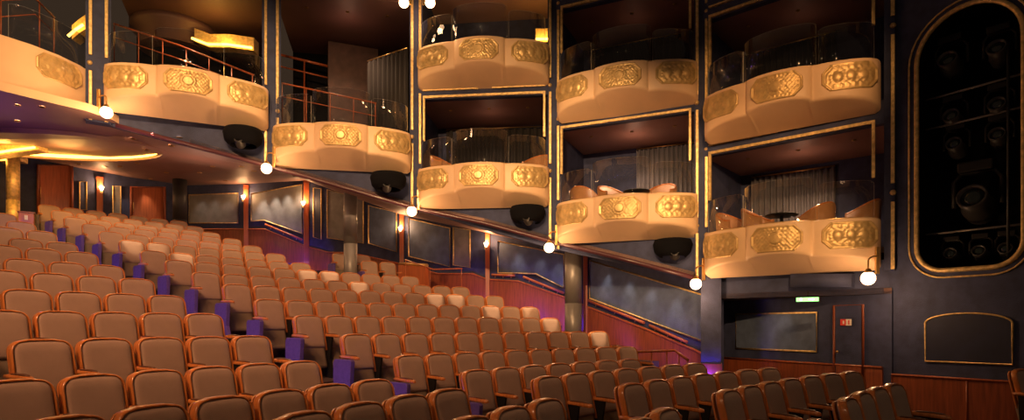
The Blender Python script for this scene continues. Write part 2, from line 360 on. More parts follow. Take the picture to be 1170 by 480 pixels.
# balustrade with posts at the end of the front section
def railing(pts, zbase, label, H=None, npost=4, m_=M_REDP, r=.028, mid=False, name='railing'):
    P = [Vector(p) for p in pts]; root = empty(name, (P[0].x, P[0].y, zbase))
    O = Vector((P[0].x, P[0].y, zbase)); mb = MB(); mb.tube([p-O for p in P], r, 8); mb.build('top_rail', m_, root)
    L = [(P[i+1]-P[i]).length for i in range(len(P)-1)]; T = sum(L)
    for k in range(npost):
        s = T*(k+.02)/(npost-1) if npost > 1 else 0; s = min(s, T*.99); i = 0
        while i < len(L)-1 and s > L[i]: s -= L[i]; i += 1
        q = P[i].lerp(P[i+1], s/L[i])-O
        zb = 0 if H is None else q.z-H
        mb = MB(); mb.tube([q, (q.x, q.y, zb)], r*.6, 6); mb.build('post', m_, root)
    if mid:
        mb = MB(); mb.tube([p-O-Vector((0, 0, .32)) for p in P], r*.6, 6); mb.build('lower_rail', m_, root)
    tag(root, label, 'railing'); return root
a = at(727, 402, 12.5); b = at(771, 400.5, 12.1); c = at(786, 411.5, 11.7)
railing([a, b, c], floor_z(b.x, b.y), 'short red-brown wooden railing at the lower right end of the middle seats', npost=5)
# low wooden partition by the middle column
a = at(457, 301.5, 18.2); b = at(488, 303.5, 17.0)
root = empty('low_partition', (a.x, a.y, floor_z(a.x, a.y)))
zb = floor_z(a.x, a.y)
mb = MB(); dv = (b-a).normalized(); nv = Vector((-dv.y, dv.x, 0))*.06
mb.add([Vector((p.x, p.y, z))-Vector((a.x, a.y, zb))+n_ for p in (a, b) for n_ in (-nv, nv) for z in (zb-.3, p.z-.04)], [(0, 1, 3, 2), (4, 6, 7, 5), (0, 4, 5, 1), (2, 3, 7, 6), (0, 2, 6, 4), (1, 5, 7, 3)])
mb.build('panelling', M_REDP, root)
mb = MB(); mb.tube([Vector((0, 0, a.z-zb)), b-Vector((a.x, a.y, zb))], .05, 8); mb.build('cap_rail', M_BRASS, root)
tag(root, 'small wooden partition with bright cap rail right of the side seats', 'partition')
railing([at(463, 297, 17.6), at(495, 308, 16.8), at(528, 307, 16.4)], floor_z(*at(495, 308, 16.8).xy), 'thin dark handrail stepping down right of the small wooden partition', npost=3, r=.02)
# little wooden console at far left
a = at(30.5, 254, 15.8); root = empty('wooden_console', (a.x, a.y, floor_z(a.x, a.y)), .6); hh = zat(244, 15.8)-floor_z(a.x, a.y)
mb = MB(); mb.box(-.16, .16, -.14, .14, 0, hh); bevel(mb.build('cabinet_body', M_REDP, root), .01)
mb = MB(); mb.box(-.18, .18, -.16, .16, hh, hh+.03); mb.build('cabinet_top', M_RED, root)
mb = MB(); mb.box(-.035, .035, -.165, -.14, hh-.19, hh-.07); mb.build('lit_notice', M_WHITE, root)
tag(root, 'small wooden console with pale notice at the rear left aisle', 'console')

# ------------------------------------------------------------------ soffit under the boxes
FR = [P5, P4, P3, P2, P1, P0, (-9.35, 11.2), (-10.2, 9.2), (-11.6, 7.4)]
FZ = [.62, .95, 1.78, 2.78, 3.62, 4.22, 4.25, 4.25, 4.25]
def lerp2(a, b, t): return (a[0]+(b[0]-a[0])*t, a[1]+(b[1]-a[1])*t)
def soffit():
    # strips between matching front and rear points
    pairs = [(P4, .97, WP[0], .98), (lerp2(P3, P4, .45), 1.52, lerp2(WP[0], WP[1], .55), 1.44), (P3, 1.95, WP[1], 1.88), (lerp2(P2, P3, .5), 2.42, lerp2(WP[1], WP[2], .6), 2.36), (P2, 2.80, WP[2], 2.69), (lerp2(P2, P1, .5), 3.22, WP[3], 3.5), (P1, 3.62, WP[4], 4.85), (lerp2(P1, P0, .5), 3.95, WP[5], 4.85),
             ((-8.45, 12.9), 4.24, WP[6], 4.86), ((-9.6, 13.7), 4.26, WP[7], 4.86), ((-10.9, 13.7), 4.26, WP[8], 4.9), ((-12.3, 13.7), 4.26, WP[9], 4.95), ((-14.5, 13.7), 4.26, WP[10], 5.0)]
    m = MB(); rings = []
    for a, za, b, zb in pairs:
        row = [(a[0]+(b[0]-a[0])*t, a[1]+(b[1]-a[1])*t, za+(zb-za)*t) for t in (0, .25, .5, .75, 1.0)]
        rings.append([*row, *[(x, y, z+.12) for x, y, z in row[::-1]]])
    m.loft(rings, smooth=False); return struct(m.build('ceiling', M_SOFF))
soffit()
def shift(p, d):
    v = Vector(p); return tuple(v-v.normalized()*d)
rim = MB(); rim.tube([(shift(p, .12)[0], shift(p, .12)[1], z) for p, z in [(P4, .95), (lerp2(P3, P4, .45), 1.50), (P3, 1.93), (lerp2(P2, P3, .5), 2.40), (P2, 2.78), (P1, 3.60), ((-8.4, 12.85), 4.20)]], .1, 8, prof=[(-.06, -.04), (.06, -.04), (.06, .05), (-.06, .05)])
struct(rim.build('trim_3', M_RIM))

# downlights (recessed, on the soffit)
def downlight(x, y, z, label, grp, r=.055):
    root = empty('downlight', (x, y, z)); mb = MB(); mb.lathe([(r*1.35, -.012), (r*1.35, .0), (r, .0), (r, -.012)], 16); mb.build('trim_ring', M_BRASS, root)
    mb = MB(); mb.lathe([(r, -.006), (.001, -.006)], 16); mb.build('lamp', M_DL, root)
    tag(root, label, 'downlight', grp)
def soff_z(x, y):
    o = Vector((x, y, -2)); dg = bpy.context.evaluated_depsgraph_get(); return None
SOFF = bpy.data.objects['ceiling']
_bvh = None
from mathutils.bvhtree import BVHTree
bmm = bmesh.new(); bmm.from_mesh(SOFF.data); _bvh = BVHTree.FromBMesh(bmm)
def on_soffit(px, py):
    d = Vector(((px-CX)/F, 1, (HY-py)/F)).normalized(); h = _bvh.ray_cast(Vector((0, 0, 0)), d)
    return h[0]
for i, (px, py) in enumerate([(152, 158), (168, 171), (205, 157), (196, 166), (243, 171), (243, 190), (258, 206), (172, 204), (190, 197), (118, 197), (140, 201), (205, 207), (120, 190), (90, 187), (157, 186), (290, 195), (276, 190), (228, 197), (137, 190)]):
    h = on_soffit(px, py)
    if h: downlight(h.x, h.y, h.z-.005, 'tiny round downlight in the soffit above the rear seats', 'downlights in the rear soffit', .05)

# oval cove in the rear soffit
cc = on_soffit(112, 166)
if cc is None: cc = Vector((-11, 14.6, 4.5))
cv = empty('oval_cove', (-10.95, 14.75, 4.345)); cv.rotation_euler = (.087, 0, 0); 
el = lambda a, b, n=48: [(a*math.cos(2*PI*i/n), b*math.sin(2*PI*i/n)) for i in range(n)]
def ringmesh(o1, o2, z0, z1):
    m = MB(); n = len(o1)
    m.loft([[(x, y, z0) for x, y in o1], [(x, y, z0) for x, y in o2], [(x, y, z1) for x, y in o2], [(x, y, z1) for x, y in o1], [(x, y, z0) for x, y in o1]], caps=False, smooth=False); return m
ringmesh(el(2.4, 1.75), el(2.25, 1.6), -.06, .12).build('rim', M_SOFF, cv)
m = MB(); m.tube([(x, y, .03) for x, y in el(2.17, 1.53)], .045, 6, closed=True); m.build('cove_lamp', M_COVE, cv)
m = MB(); m.add([(x, y, .1) for x, y in el(2.25, 1.6)], [tuple(range(48))]); m.build('recess_ceiling', M_SOFF, cv)
tag(cv, 'oval ceiling cove glowing yellow over the rear left seats', 'ceiling cove')
point('cove_glow', (-11, 15.0, 4.1), 45, (1, .5, .12), .4)

# ------------------------------------------------------------------ facade: lintels, box rooms, pilasters
def bay(pl, pr, zlo, zhi, z_lint_top, depth=2.2, ceilmat=M_SOFF, wallm=M_NAVY, back=M_NAVY, side=(True, True), downs=3, lab=''):
    """a room behind a box: floor zlo, ceiling zhi"""
    a = Vector(pl); b = Vector(pr); t = (b-a).normalized(); n = Vector((-t.y, t.x))
    if n.dot(a) < 0: n = -n
    q = lambda u, d: (a+t*u+n*d); L = (b-a).length
    A, B_, C_, D = q(0, .05), q(L, .05), q(L, depth), q(0, depth)
    m = MB()
    v = lambda p, z: (p.x, p.y, z)
    def slab(p, r, z0, z1, th, mb):
        d = (r-p).normalized(); nn = Vector((-d.y, d.x))*th/2
        mb.add([v(p-nn, z0), v(p+nn, z0), v(r+nn, z0), v(r-nn, z0), v(p-nn, z1), v(p+nn, z1), v(r+nn, z1), v(r-nn, z1)], [(0, 3, 2, 1), (4, 5, 6, 7), (0, 1, 5, 4), (1, 2, 6, 5), (2, 3, 7, 6), (3, 0, 4, 7)])
    slab(D, C_, zlo, zhi, .08, m); struct(m.build('wall_back', back))
    m = MB()
    if side[0]: slab(A, D, zlo, zhi, .08, m)
    if side[1]: slab(B_, C_, zlo, zhi, .08, m)
    if m.v: struct(m.build('wall_side', wallm))
    m = MB(); m.add([v(p, z) for z in (zlo-.1, zlo) for p in (q(.02, -.02), q(L-.02, -.02), C_, D)], [(0, 3, 2, 1), (4, 5, 6, 7), (0, 1, 5, 4), (1, 2, 6, 5), (2, 3, 7, 6), (3, 0, 4, 7)]); struct(m.build('floor', M_CARP))
    m = MB(); m.add([v(p, z) for z in (zhi, zhi+.08) for p in (A, B_, C_, D)], [(0, 3, 2, 1), (4, 5, 6, 7), (0, 1, 5, 4), (1, 2, 6, 5), (2, 3, 7, 6), (3, 0, 4, 7)]); struct(m.build('ceiling', ceilmat))
    for k in range(downs):
        c = q(L*(k+.7)/(downs+.4), .75); downlight(c.x, c.y, zhi-.001, 'tiny downlight in the ceiling of the %s' % lab, 'downlights over the %s' % lab, .03)
    if z_lint_top:
        m = MB(); slab(q(0, 0), q(L, 0), zhi-.02, z_lint_top, .16, m); struct(m.build('wall_side', wallm))
def zb_of(k): return BOXES[k][3]
bay(P4, P5, 1.38, 3.56, 3.95, lab='lowest right box')
bay(P4, P5, 3.95, 6.40, 6.9, lab='upper right box')
bay(P3, P4, 2.28, 4.55, 4.85, lab='box second from right, lower tier')
bay(P3, P4, 5.13, 7.33, 8.0, lab='box second from right, upper tier')
bay(P2, P3, 3.18, 5.41, 5.8, lab='middle box, lower tier')
bay(P2, P3, 5.8, 8.3, 8.8, lab='middle box, upper tier', downs=0)
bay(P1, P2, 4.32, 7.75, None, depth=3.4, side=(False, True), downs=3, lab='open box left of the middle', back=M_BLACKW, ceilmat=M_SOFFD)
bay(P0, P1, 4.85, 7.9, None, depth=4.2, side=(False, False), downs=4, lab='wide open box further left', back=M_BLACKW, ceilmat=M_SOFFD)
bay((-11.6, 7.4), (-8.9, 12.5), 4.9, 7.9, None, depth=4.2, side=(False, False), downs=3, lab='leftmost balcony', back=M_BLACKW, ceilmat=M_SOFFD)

# band under the boxes, between rim and box floor
def band(pl, pr, z0l, z0r, z1l, z1r):
    m = MB(); a = Vector(pl); b = Vector(pr); t = (b-a).normalized(); n = Vector((-t.y, t.x)); n = n if n.dot(a) > 0 else -n; n *= .14
    vs = [(p.x, p.y, z) for p, z in ((a, z0l), (b, z0r), (b, z1r), (a, z1l))]; vs += [(p.x+n.x, p.y+n.y, z) for p, z in ((a, z0l), (b, z0r), (b, z1r), (a, z1l))]
    m.add(vs, [(0, 1, 2, 3), (4, 7, 6, 5), (0, 4, 5, 1), (1, 5, 6, 2), (2, 6, 7, 3), (3, 7, 4, 0)]); struct(m.build('wall_side', M_NAVY))
band(P3, P4, 1.78, .95, 2.05, 2.05); band(P2, P3, 2.78, 1.78, 2.95, 2.95); band(P1, P2, 3.62, 2.78, 4.3, 4.3); band(P0, P1, 4.22, 3.62, 4.8, 4.8); band(P4, P5, .55, .55, 1.15, 1.15)

# pilasters with gold strips and studs
def pilaster(P, zb, zt, gaps, label, w=.30, sides=(-1, 1)):
    d = Vector(P).normalized(); ang = math.atan2(-d.x, d.y)
    root = empty('pilaster', (P[0], P[1], zb), ang); h = zt-zb
    m = MB(); m.box(-w/2, w/2, -.10, .14, 0, h); m.build('shaft', M_NAVY, root)
    for sx in sides:
        z0 = 0.02
        segs = []
        for g in gaps[0 if sx < 0 else 1]+[zt+1]:
            segs.append((z0, min(g-zb-.16, h))); z0 = g-zb+.16
        for a, b in segs:
            if b > a+.05:
                m = MB(); m.box(sx*w*.31-.03, sx*w*.31+.03, -.135, -.10, a, b); bevel(m.build('gold_strip', M_GOLDT, root), .008)
        for g in gaps[0 if sx < 0 else 1]:
            m = MB(); m.lathe([(.001, .04), (.03, .035), (.045, .015), (.05, 0)], 14, Matrix.Translation((sx*w*.33, -.10, g-zb)) @ Matrix.Rotation(PI/2, 4, 'X')); m.build('stud', M_GOLD, root)
    tag(root, label, 'pilaster', 'gold striped pilasters between the boxes')
pilaster(P4, .95, 9, ([2.0+.1, 4.7], [1.9, 3.7, 6.6]), 'navy pilaster with gold strips, second from the right')
pilaster(P3, 1.75, 9.2, ([3.6, 5.6], [2.75, 4.8, 7.5]), 'navy pilaster with gold strips between middle and right-centre boxes')
pilaster(P2, 2.75, 9.2, ([4.5], [3.7, 5.7]), 'navy pilaster with gold strips left of the middle boxes')
pilaster(P1, 3.6, 9, ([5.3], [4.9]), 'navy pilaster with gold strips between the two open boxes at left', .40)
pilaster(P0, 4.2, 9, ([5.4], [5.4]), 'leftmost navy pilaster with gold strips beside the big balcony', .44)
pilaster(P5, .95, 9, ([2.3, 5.2], [2.3, 5.2]), 'rightmost pilaster edging the dark lighting niche wall', .16, (1,))
# gold frames over each opening
tn = 4
def gold_frame(pl, pr, zt, ztop2, side_z):
    global tn
    a = Vector(pl); b = Vector(pr); t = (b-a).normalized(); n = Vector((-t.y, t.x)); n = n if n.dot(a) > 0 else -n
    L = (b-a).length; m = MB()
    def bar(u0, u1, z0, z1):
        p = [a+t*u0-n*.13, a+t*u1-n*.13, a+t*u1-n*.08, a+t*u0-n*.08]
        m.add([(q.x, q.y, z) for z in (z0, z1) for q in p], [(0, 3, 2, 1), (4, 5, 6, 7), (0, 1, 5, 4), (1, 2, 6, 5), (2, 3, 7, 6), (3, 0, 4, 7)])
    bar(.20, L-.20, zt+.01, zt+.065); bar(.20, .25, side_z, zt+.02); bar(L-.25, L-.20, side_z, zt+.02)
    if ztop2: bar(.20, L*.46, ztop2, ztop2+.035); bar(L*.56, L-.20, ztop2, ztop2+.035)
    struct(m.build('trim_%d' % tn, M_GOLDT)); tn += 1
gold_frame(P4, P5, 3.55, 3.74, 2.6); gold_frame(P4, P5, 6.40, 6.62, 5.3)
gold_frame(P3, P4, 4.54, 4.72, 3.5); gold_frame(P3, P4, 7.33, 7.55, 6.3)
gold_frame(P2, P3, 5.40, 5.58, 4.4)

# ------------------------------------------------------------------ theatre boxes
HALF = [(-1.555, -.03), (-1.555, .08), (-1.525, .18), (-1.46, .27), (-1.36, .35), (-1.2, .435), (-1.0, .50), (-.8, .54), (-.62, .553), (-.590, .550), (-.578, .556), (-.568, .585), (-.545, .612), (-.48, .648), (-.36, .692), (-.24, .720), (-.12, .737)]
OUT = HALF+[(0, .742)]+[(-x, y) for x, y in HALF[::-1]]
def parapet_mesh(out):
    rings = []; N = len(out)
    def nrm(i):
        p = Vector(out[max(i-1, 0)]); q = Vector(out[min(i+1, N-1)]); t = (q-p).normalized(); return Vector((-t.y, t.x))
    def zb(y): return -.88+.30*max(0, min(1, y/.742))
    for ins, dz in [(.16, -.10), (.16, -.005), (.14, .0), (.035, .0), (.012, -.01), (.0, -.035), (.0, -.30)]:
        rings.append([(x-nrm(i).x*ins, -max(-.03, y-nrm(i).y*ins), dz) for i, (x, y) in enumerate(out)])
    for ins, up in [(.0, .07), (.008, .035), (.028, .012), (.06, -.004)]:
        rings.append([(x-nrm(i).x*ins, -max(-.03, y-nrm(i).y*ins), zb(y)+up) for i, (x, y) in enumerate(out)])
    for f in (.3, .65, 1.0):
        rings.append([((x-nrm(i).x*.06)*(1-.03*f), -((y-nrm(i).y*.06)*(1-f)-.03*f), zb(y)*(1-f)-.90*f-.012*math.sin(PI*f)) for i, (x, y) in enumerate(out)])
    m = MB(); m.loft(rings, closed=False)
    return m
def medal_mesh(kind):
    NX, NY = 56, 28; w, h = .46, .235; vs = []; fs = []
    def H(x, y):
        ax, ay = abs(x)/w, abs(y)/h
        c = max(ax, ay, (ax*w+ay*h-(w+h)*.0)/(w+h*.42))   # octagon distance
        z = .015
        if c > .91: z = .030 if c < .985 else .0
        elif c > .85: z = .0
        else:
            if kind == 'mid':
                r = math.hypot(x, y*1.0)
                if r < .10: z = .040
                elif r < .118: z = .002
                elif r < .14: z = .026
                else:
                    u = abs(x)-.27; v = y; rr = math.hypot(u, v*1.1); a = math.atan2(v, u)
                    z = .006+.010*max(0, math.sin(rr*95-a*2.0+2*math.sin(x*40)))+.008*math.sin(x*90)*math.sin(y*80)
            else:
                best = 0
                for cx_ in (-.2, 0, .2):
                    rr = math.hypot(x-cx_, y); 
                    if rr < .085: best = max(best, (.026*math.sqrt(max(0, 1-(rr/.085)**2))+.006))
                a = math.sin(x*60+2*math.sin(y*40))*math.sin(y*55)
                z = max(best, .007+.014*max(0, a))
        return z
    for j in range(NY+1):
        for i in range(NX+1):
            x = -w+2*w*i/NX; y = -h+2*h*j/NY
            # clamp into octagon
            ax, ay = abs(x)/w, abs(y)/h; c = (ax*w+ay*h)/(w+h*.42)
            if c > 1: s_ = 1/c; x *= s_ if ax > .55 else 1; y = math.copysign(min(abs(y), max(0, (w+h*.42)-abs(x))), y)
            vs.append((x, y, H(x, y)))
    for j in range(NY):
        for i in range(NX):
            a = j*(NX+1)+i; fs.append((a, a+1, a+NX+2, a+NX+1))
    return vs, fs
MED = {k: medal_mesh(k) for k in ('mid', 'side')}
def out_at(out, s):
    """point and outward normal at fraction s of the outline length"""
    L = [0]
    for i in range(1, len(out)): L.append(L[-1]+(Vector(out[i])-Vector(out[i-1])).length)
    d = s*L[-1]; i = 1
    while i < len(out)-1 and L[i] < d: i += 1
    t = (d-L[i-1])/(L[i]-L[i-1]); p = Vector(out[i-1]).lerp(Vector(out[i]), t)
    tg = (Vector(out[min(i+1, len(out)-1)])-Vector(out[max(i-2, 0)])).normalized(); return p, Vector((-tg.y, tg.x)), L[-1]
def wrap_medal(out, s, kind, zc):
    vs, fs = MED[kind]; m = MB(); p0, n0, L = out_at(out, s); vv = []
    for x, y, z in vs:
        p, n, _ = out_at(out, s+x/L); q = p+n*(z+.004); vv.append((q.x, -q.y, zc+y))
    m.add(vv, fs, smooth=True); return m
def glass_panel(out, s0, s1, h, hb=.02, inset=.07, tilt=.0):
    m = MB(); n = 14; A = []; B = []
    for i in range(n+1):
        s = s0+(s1-s0)*i/n; p, nn, L = out_at(out, s); 
        e = min(1, min(i, n-i)/1.5); hh = h-.05*(1-math.sqrt(e))-.0
        A.append((p-nn*inset, p-nn*(inset+.012), hh))
    def v(p, z): return (p.x, -p.y, z)
    rings = [[v(a, -hb), v(a, hh), v(b, hh), v(b, -hb)] for a, b, hh in A]
    vs = [p for r in rings for p in r]; fs = []; base = 4
    for i in range(n):
        for j in (0, 1, 2, 3):
            k = (j+1) % 4; fs.append((i*4+j, i*4+k, (i+1)*4+k, (i+1)*4+j))
    m.add(vs, [f for i, f in enumerate(fs) if i % 4 in (0, 2)], smooth=True)
    m.cur = 1; m.add(vs, [f for i, f in enumerate(fs) if i % 4 == 1]+[(0, 1, 2, 3), tuple(4*n+j for j in (0, 1, 2, 3))]); m.cur = 0
    return m
def bow_glass(p0, p1, bulge, h):
    p0 = Vector(p0); p1 = Vector(p1); t = (p1-p0).normalized(); nn = Vector((-t.y, t.x)); m = MB(); n = 14; rings = []
    for i in range(n+1):
        f = i/n; c = p0.lerp(p1, f)+nn*bulge*4*f*(1-f); e = min(1, min(i, n-i)/1.2); hh = h-.04*(1-math.sqrt(e)); q = c-nn*.012
        rings.append([(c.x, -c.y, -.02), (c.x, -c.y, hh), (q.x, -q.y, hh), (q.x, -q.y, -.02)])
    vs = [p for r in rings for p in r]; fs = [(i*4+j, i*4+(j+1) % 4, (i+1)*4+(j+1) % 4, (i+1)*4+j) for i in range(n) for j in range(4)]
    m.add(vs, [f for i, f in enumerate(fs) if i % 4 in (0, 2)], smooth=True)
    m.cur = 1; m.add(vs, [f for i, f in enumerate(fs) if i % 4 == 1]+[(0, 1, 2, 3), tuple(4*n+j for j in (0, 1, 2, 3))]); m.cur = 0
    return m
def make_box(label, x, y, yaw, z, out=OUT, meds=((.175, 'side'), (.5, 'mid'), (.825, 'side')), panes=((.03, .335), (.345, .655), (.665, .97)), gh=(.66, .76, .68)):
    root = empty('box_balcony', (x, y, z), yaw)
    parapet_mesh(out).build('parapet', M_CREAM, root)
    for s, k in meds: o = wrap_medal(out, s, k, -.30).build('medallion', M_GOLD, root); o['label'] = 'gold relief medallion'
    for p0, p1, bl, h in (((-1.47, .10), (-.66, .47), .10, .66), ((-.62, .49), (.62, .49), .17, .78), ((.66, .47), (1.47, .10), .10, .66)):
        g = bow_glass(p0, p1, bl, h).build('glass_screen', [M_GLASS, M_EDGE], root)
        a_, b_ = Vector(p0), Vector(p1); t_ = (b_-a_).normalized(); n_ = Vector((-t_.y, t_.x)); m = MB()
        m.tube([(q.x, -q.y, .008) for q in [a_.lerp(b_, f/8)+n_*(bl*4*f/8*(1-f/8)-.006) for f in range(9)]], .012, 6); m.build('brass_channel', M_BRASS, g)
    tag(root, label, 'theatre box', 'cream box balconies with gold medallions'); return root
LB = {'I': 'cream box balcony, lowest and rightmost, over the dark doorway', 'H': 'cream box balcony in the upper tier at far right', 'G': 'cream box balcony in the lower tier, second from the right, chairs behind its glass',
      'F': 'cream box balcony in the upper tier, second from the right', 'E': 'cream box balcony at the centre, lower of its pair', 'D': 'cream box balcony at the centre, upper of its pair, cut by the top edge of its glass',
      'C': 'cream box balcony left of centre with open railings behind', 'B': 'cream box balcony second from the left over the dark soffit'}
LB['D'] = 'cream box balcony at the centre, upper of its pair'
for k, (x, y, yaw, z) in BOXES.items(): make_box(LB[k], x, y, yaw, z)
# leftmost large balcony (given in world points, local origin at R)
AO = Vector((-8.95, 12.9)); 
aw = [(-12.6, 6.2), (-11.9, 7.2), (-11.0, 8.15), (-10.55, 8.5), (-10.3, 8.9), (-9.95, 9.6), (-9.62, 10.25), (-9.38, 10.75), (-9.22, 11.0), (-9.0, 11.35), (-8.82, 11.8), (-8.74, 12.25), (-8.76, 12.6), (-8.84, 12.8), (-8.97, 12.93), (-9.2, 13.0)]
th = math.radians(70); 
def toloc(p):   # local x along the front, local y outwards
    d = Vector(p)-AO; return (d.x*math.cos(th)+d.y*math.sin(th), -(-d.x*math.sin(th)+d.y*math.cos(th)))
aout = [toloc(p) for p in aw]
xm = min(p[1] for p in aout)
def ins_prof():
    return [(-.16, -.10), (-.16, -.005), (-.14, .0), (-.03, .0), (-.008, -.01), (0, -.035), (0, -.55), (.006, -.63), (.03, -.70), (.08, -.75), (.081, -.755)]
rootA = empty('box_balcony', (AO.x, AO.y, 5.27), th)
def big_parapet():
    m = MB(); rings = []
    N = len(aout)
    for ins, dz in [(-.16, -.10), (-.16, 0), (-.03, .0), (-.008, -.01), (0, -.035), (0, -.80), (.006, -.86), (.03, -.91), (.10, -.95), (.22, -.96)]:
        r = []
        for i, (x, y) in enumerate(aout):
            p = Vector(aout[max(i-1, 0)]); q = Vector(aout[min(i+1, N-1)]); t = (q-p).normalized(); nn = Vector((-t.y, t.x)); d = abs(ins)
            if d < .12: r.append((x-nn.x*d, -(y-nn.y*d), dz))
            else: r.append((x-nn.x*.1, -(y-nn.y*.1-(d-.1)), dz))
        rings.append(r)
    m.loft(rings, closed=False); return m
big_parapet().build('parapet', M_CREAM, rootA)
tot = out_at(aout, 0)[2]
def sfrac(pt):
    best = (9, 0)
    for i in range(401):
        p = out_at(aout, i/400)[0]; d = (p-Vector(toloc(pt))).length
        if d < best[0]: best = (d, i/400)
    return best[1]
for pt, k in (((-8.83, 11.85), 'side'), ((-9.95, 9.6), 'mid')):
    o = wrap_medal(aout, sfrac(pt), k, -.30).build('medallion', M_GOLD, rootA); o['label'] = 'gold relief medallion'
sA = sfrac((-9.22, 11.0)); sB = sfrac((-10.55, 8.5))
for a, b, h in ((sA+.01, .93, .68), (sB+.01, sA-.01, .76), (.05, sB-.01, .68)): glass_panel(aout, a, b, h).build('glass_screen', [M_GLASS, M_EDGE], rootA)
tag(rootA, 'large cream balcony cut off by the left edge of the picture', 'theatre box')
# purple-lit shelf below it
m = MB()
sh = [(-14.5, 8.0), (-12.6, 6.5), (-11.6, 7.6), (-10.5, 8.6), (-9.9, 9.8), (-9.2, 11.0), (-8.75, 11.6), (-8.42, 12.0), (-8.25, 12.5), (-8.3, 12.9), (-8.5, 13.2), (-8.85, 13.5), (-9.4, 13.8), (-14.5, 13.8)]
m.add([(x, y, 4.40) for x, y in sh]+[(x, y, 4.24) for x, y in sh], [tuple(range(len(sh))), tuple(range(len(sh), 2*len(sh)))])
m.cur = 1; m.add([(x, y, 4.40) for x, y in sh]+[(x, y, 4.24) for x, y in sh], [(i, (i+1) % len(sh), len(sh)+(i+1) % len(sh), len(sh)+i) for i in range(len(sh))])
struct(m.build('ceiling', [M_SOFF, M_CREAM]))
for px, py in ((20, 120), (48, 122), (20, 138)):
    z = 4.235; Y = z*F/(HY-py); downlight((px-CX)/F*Y, Y, z, 'tiny downlight under the large left balcony', 'downlights under the left balcony', .04)

# ------------------------------------------------------------------ globe lamps on brackets
def globe_lamp(px, py, Y, label, side=1, power=32, Pl=None):
    c = at(px, py, Y); root = empty('globe_lamp', c); r = .115
    m = MB(); m.sphere((0, 0, 0), r, 20); m.build('glass_globe', M_GLOBE, root)
    m = MB(); m.lathe([(.001, r+.05), (.03, r+.045), (.05, r+.02), (.065, r-.02), (.07, r-.035), (.001, r-.03)], 16); m.lathe([(.118, -.006), (.122, 0), (.118, .006)], 20); m.build('brass_cap', M_BRASS, root)
    dx = .16*side; d = Vector((c.x, c.y, 0)).normalized(); wall = Vector((dx, 0, 0))+d*.28
    m = MB(); pts = [Vector((0, 0, r+.04)), Vector((0, 0, r+.16))]
    for t in range(1, 8):
        a = PI/2*t/7; pts.append(Vector((0, 0, r+.16))+Vector((wall.x*(1-math.cos(a)), wall.y*(1-math.cos(a)), .12*math.sin(a))))
    m.tube(pts, .014, 8); m.build('bracket', M_BRASS, root)
    m = MB(); e = pts[-1]; m.box(e.x-.03, e.x+.03, e.y-.015, e.y+.03, e.z-.30, e.z+.16); bevel(m.build('back_plate', M_BRASS, root), .006)
    tag(root, label, 'globe lamp', 'lit globe lamps between the boxes')
    point('globe_light', c+Vector((0, -.02, -.28)), power, (1, .55, .25), .1)
globe_lamp(992, 318, 10.15, 'lit globe lamp at far right over the doorway', 1)
globe_lamp(795, 324.5, 12.25, 'lit globe lamp left of the dark doorway recess', 1)
globe_lamp(627.5, 283, 13.6, 'lit globe lamp above the right-hand grey column', 1)
globe_lamp(470.5, 241.5, 14.0, 'lit globe lamp below the pilaster left of the middle boxes', 1)
globe_lamp(304.5, 192.5, 13.3, 'lit globe lamp between the two open boxes at left', 1)
globe_lamp(121.5, 128.5, 12.0, 'leftmost lit globe lamp under the large left balcony', -1)
globe_lamp(461.5, 3, 13.9, 'lit globe lamp at the top edge, left of its twin', 1, 20)
globe_lamp(491.5, 3, 13.9, 'lit globe lamp at the top edge, right of its twin', -1, 20)

# ------------------------------------------------------------------ recess under the lowest box: door, panel, exit sign
RA, RB = (4.70, 14.3), (6.62, 10.55)
struct(wall_strip([RB, RA], [-1.9, -1.9], [.6, .6]).build('wall_right', M_NAVY))
def rpt(px, d=.0):
    p = ray_seg(px, RA, RB); return tuple(off(p, d)) if d else tuple(p)
def rstrip(px0, px1, y0a, y0b, y1a, y1b, d, th_):
    p, q = rpt(px0, d), rpt(px1, d); return wall_strip([q, p], [zat(y1b, q[1]), zat(y1a, p[1])], [zat(y0b, q[1]), zat(y0a, p[1])], th_)
m = MB()
p, q = rpt(822, .04), rpt(1008, .04); struct(wall_strip([q, p], [-1.8]*2, [-.75]*2, .05).build('trim_%d' % tn, M_RED)); tn += 1
m = MB(); m.tube([(p[0], p[1], -.75), (q[0], q[1], -.75)], .025, 6); struct(m.build('trim_%d' % tn, M_REDP)); tn += 1
root = empty('wall_panel', (*rpt(887, .0), 0)); O = Vector(root.location)
m = MB(); pts = [Vector((*rpt(px, .03), zz)) for px, zz in ((841, .245), (933, .245), (933, -.52), (841, -.52))]; back = [Vector((*rpt(px, .0), zz)) for px, zz in ((841, .245), (933, .245), (933, -.52), (841, -.52))]
m.add([p-O for p in pts+back], [(0, 1, 2, 3), (4, 7, 6, 5), (0, 4, 5, 1), (1, 5, 6, 2), (2, 6, 7, 3), (3, 7, 4, 0)]); m.build('panel_field', M_NAVYP, root)
m = MB(); m.tube([p-O for p in pts], .02, 6, closed=True); m.build('panel_frame', M_GOLDT, root)
tag(root, 'rectangular slate blue panel in gold frame on the recess wall by the exit door', 'wall panel')
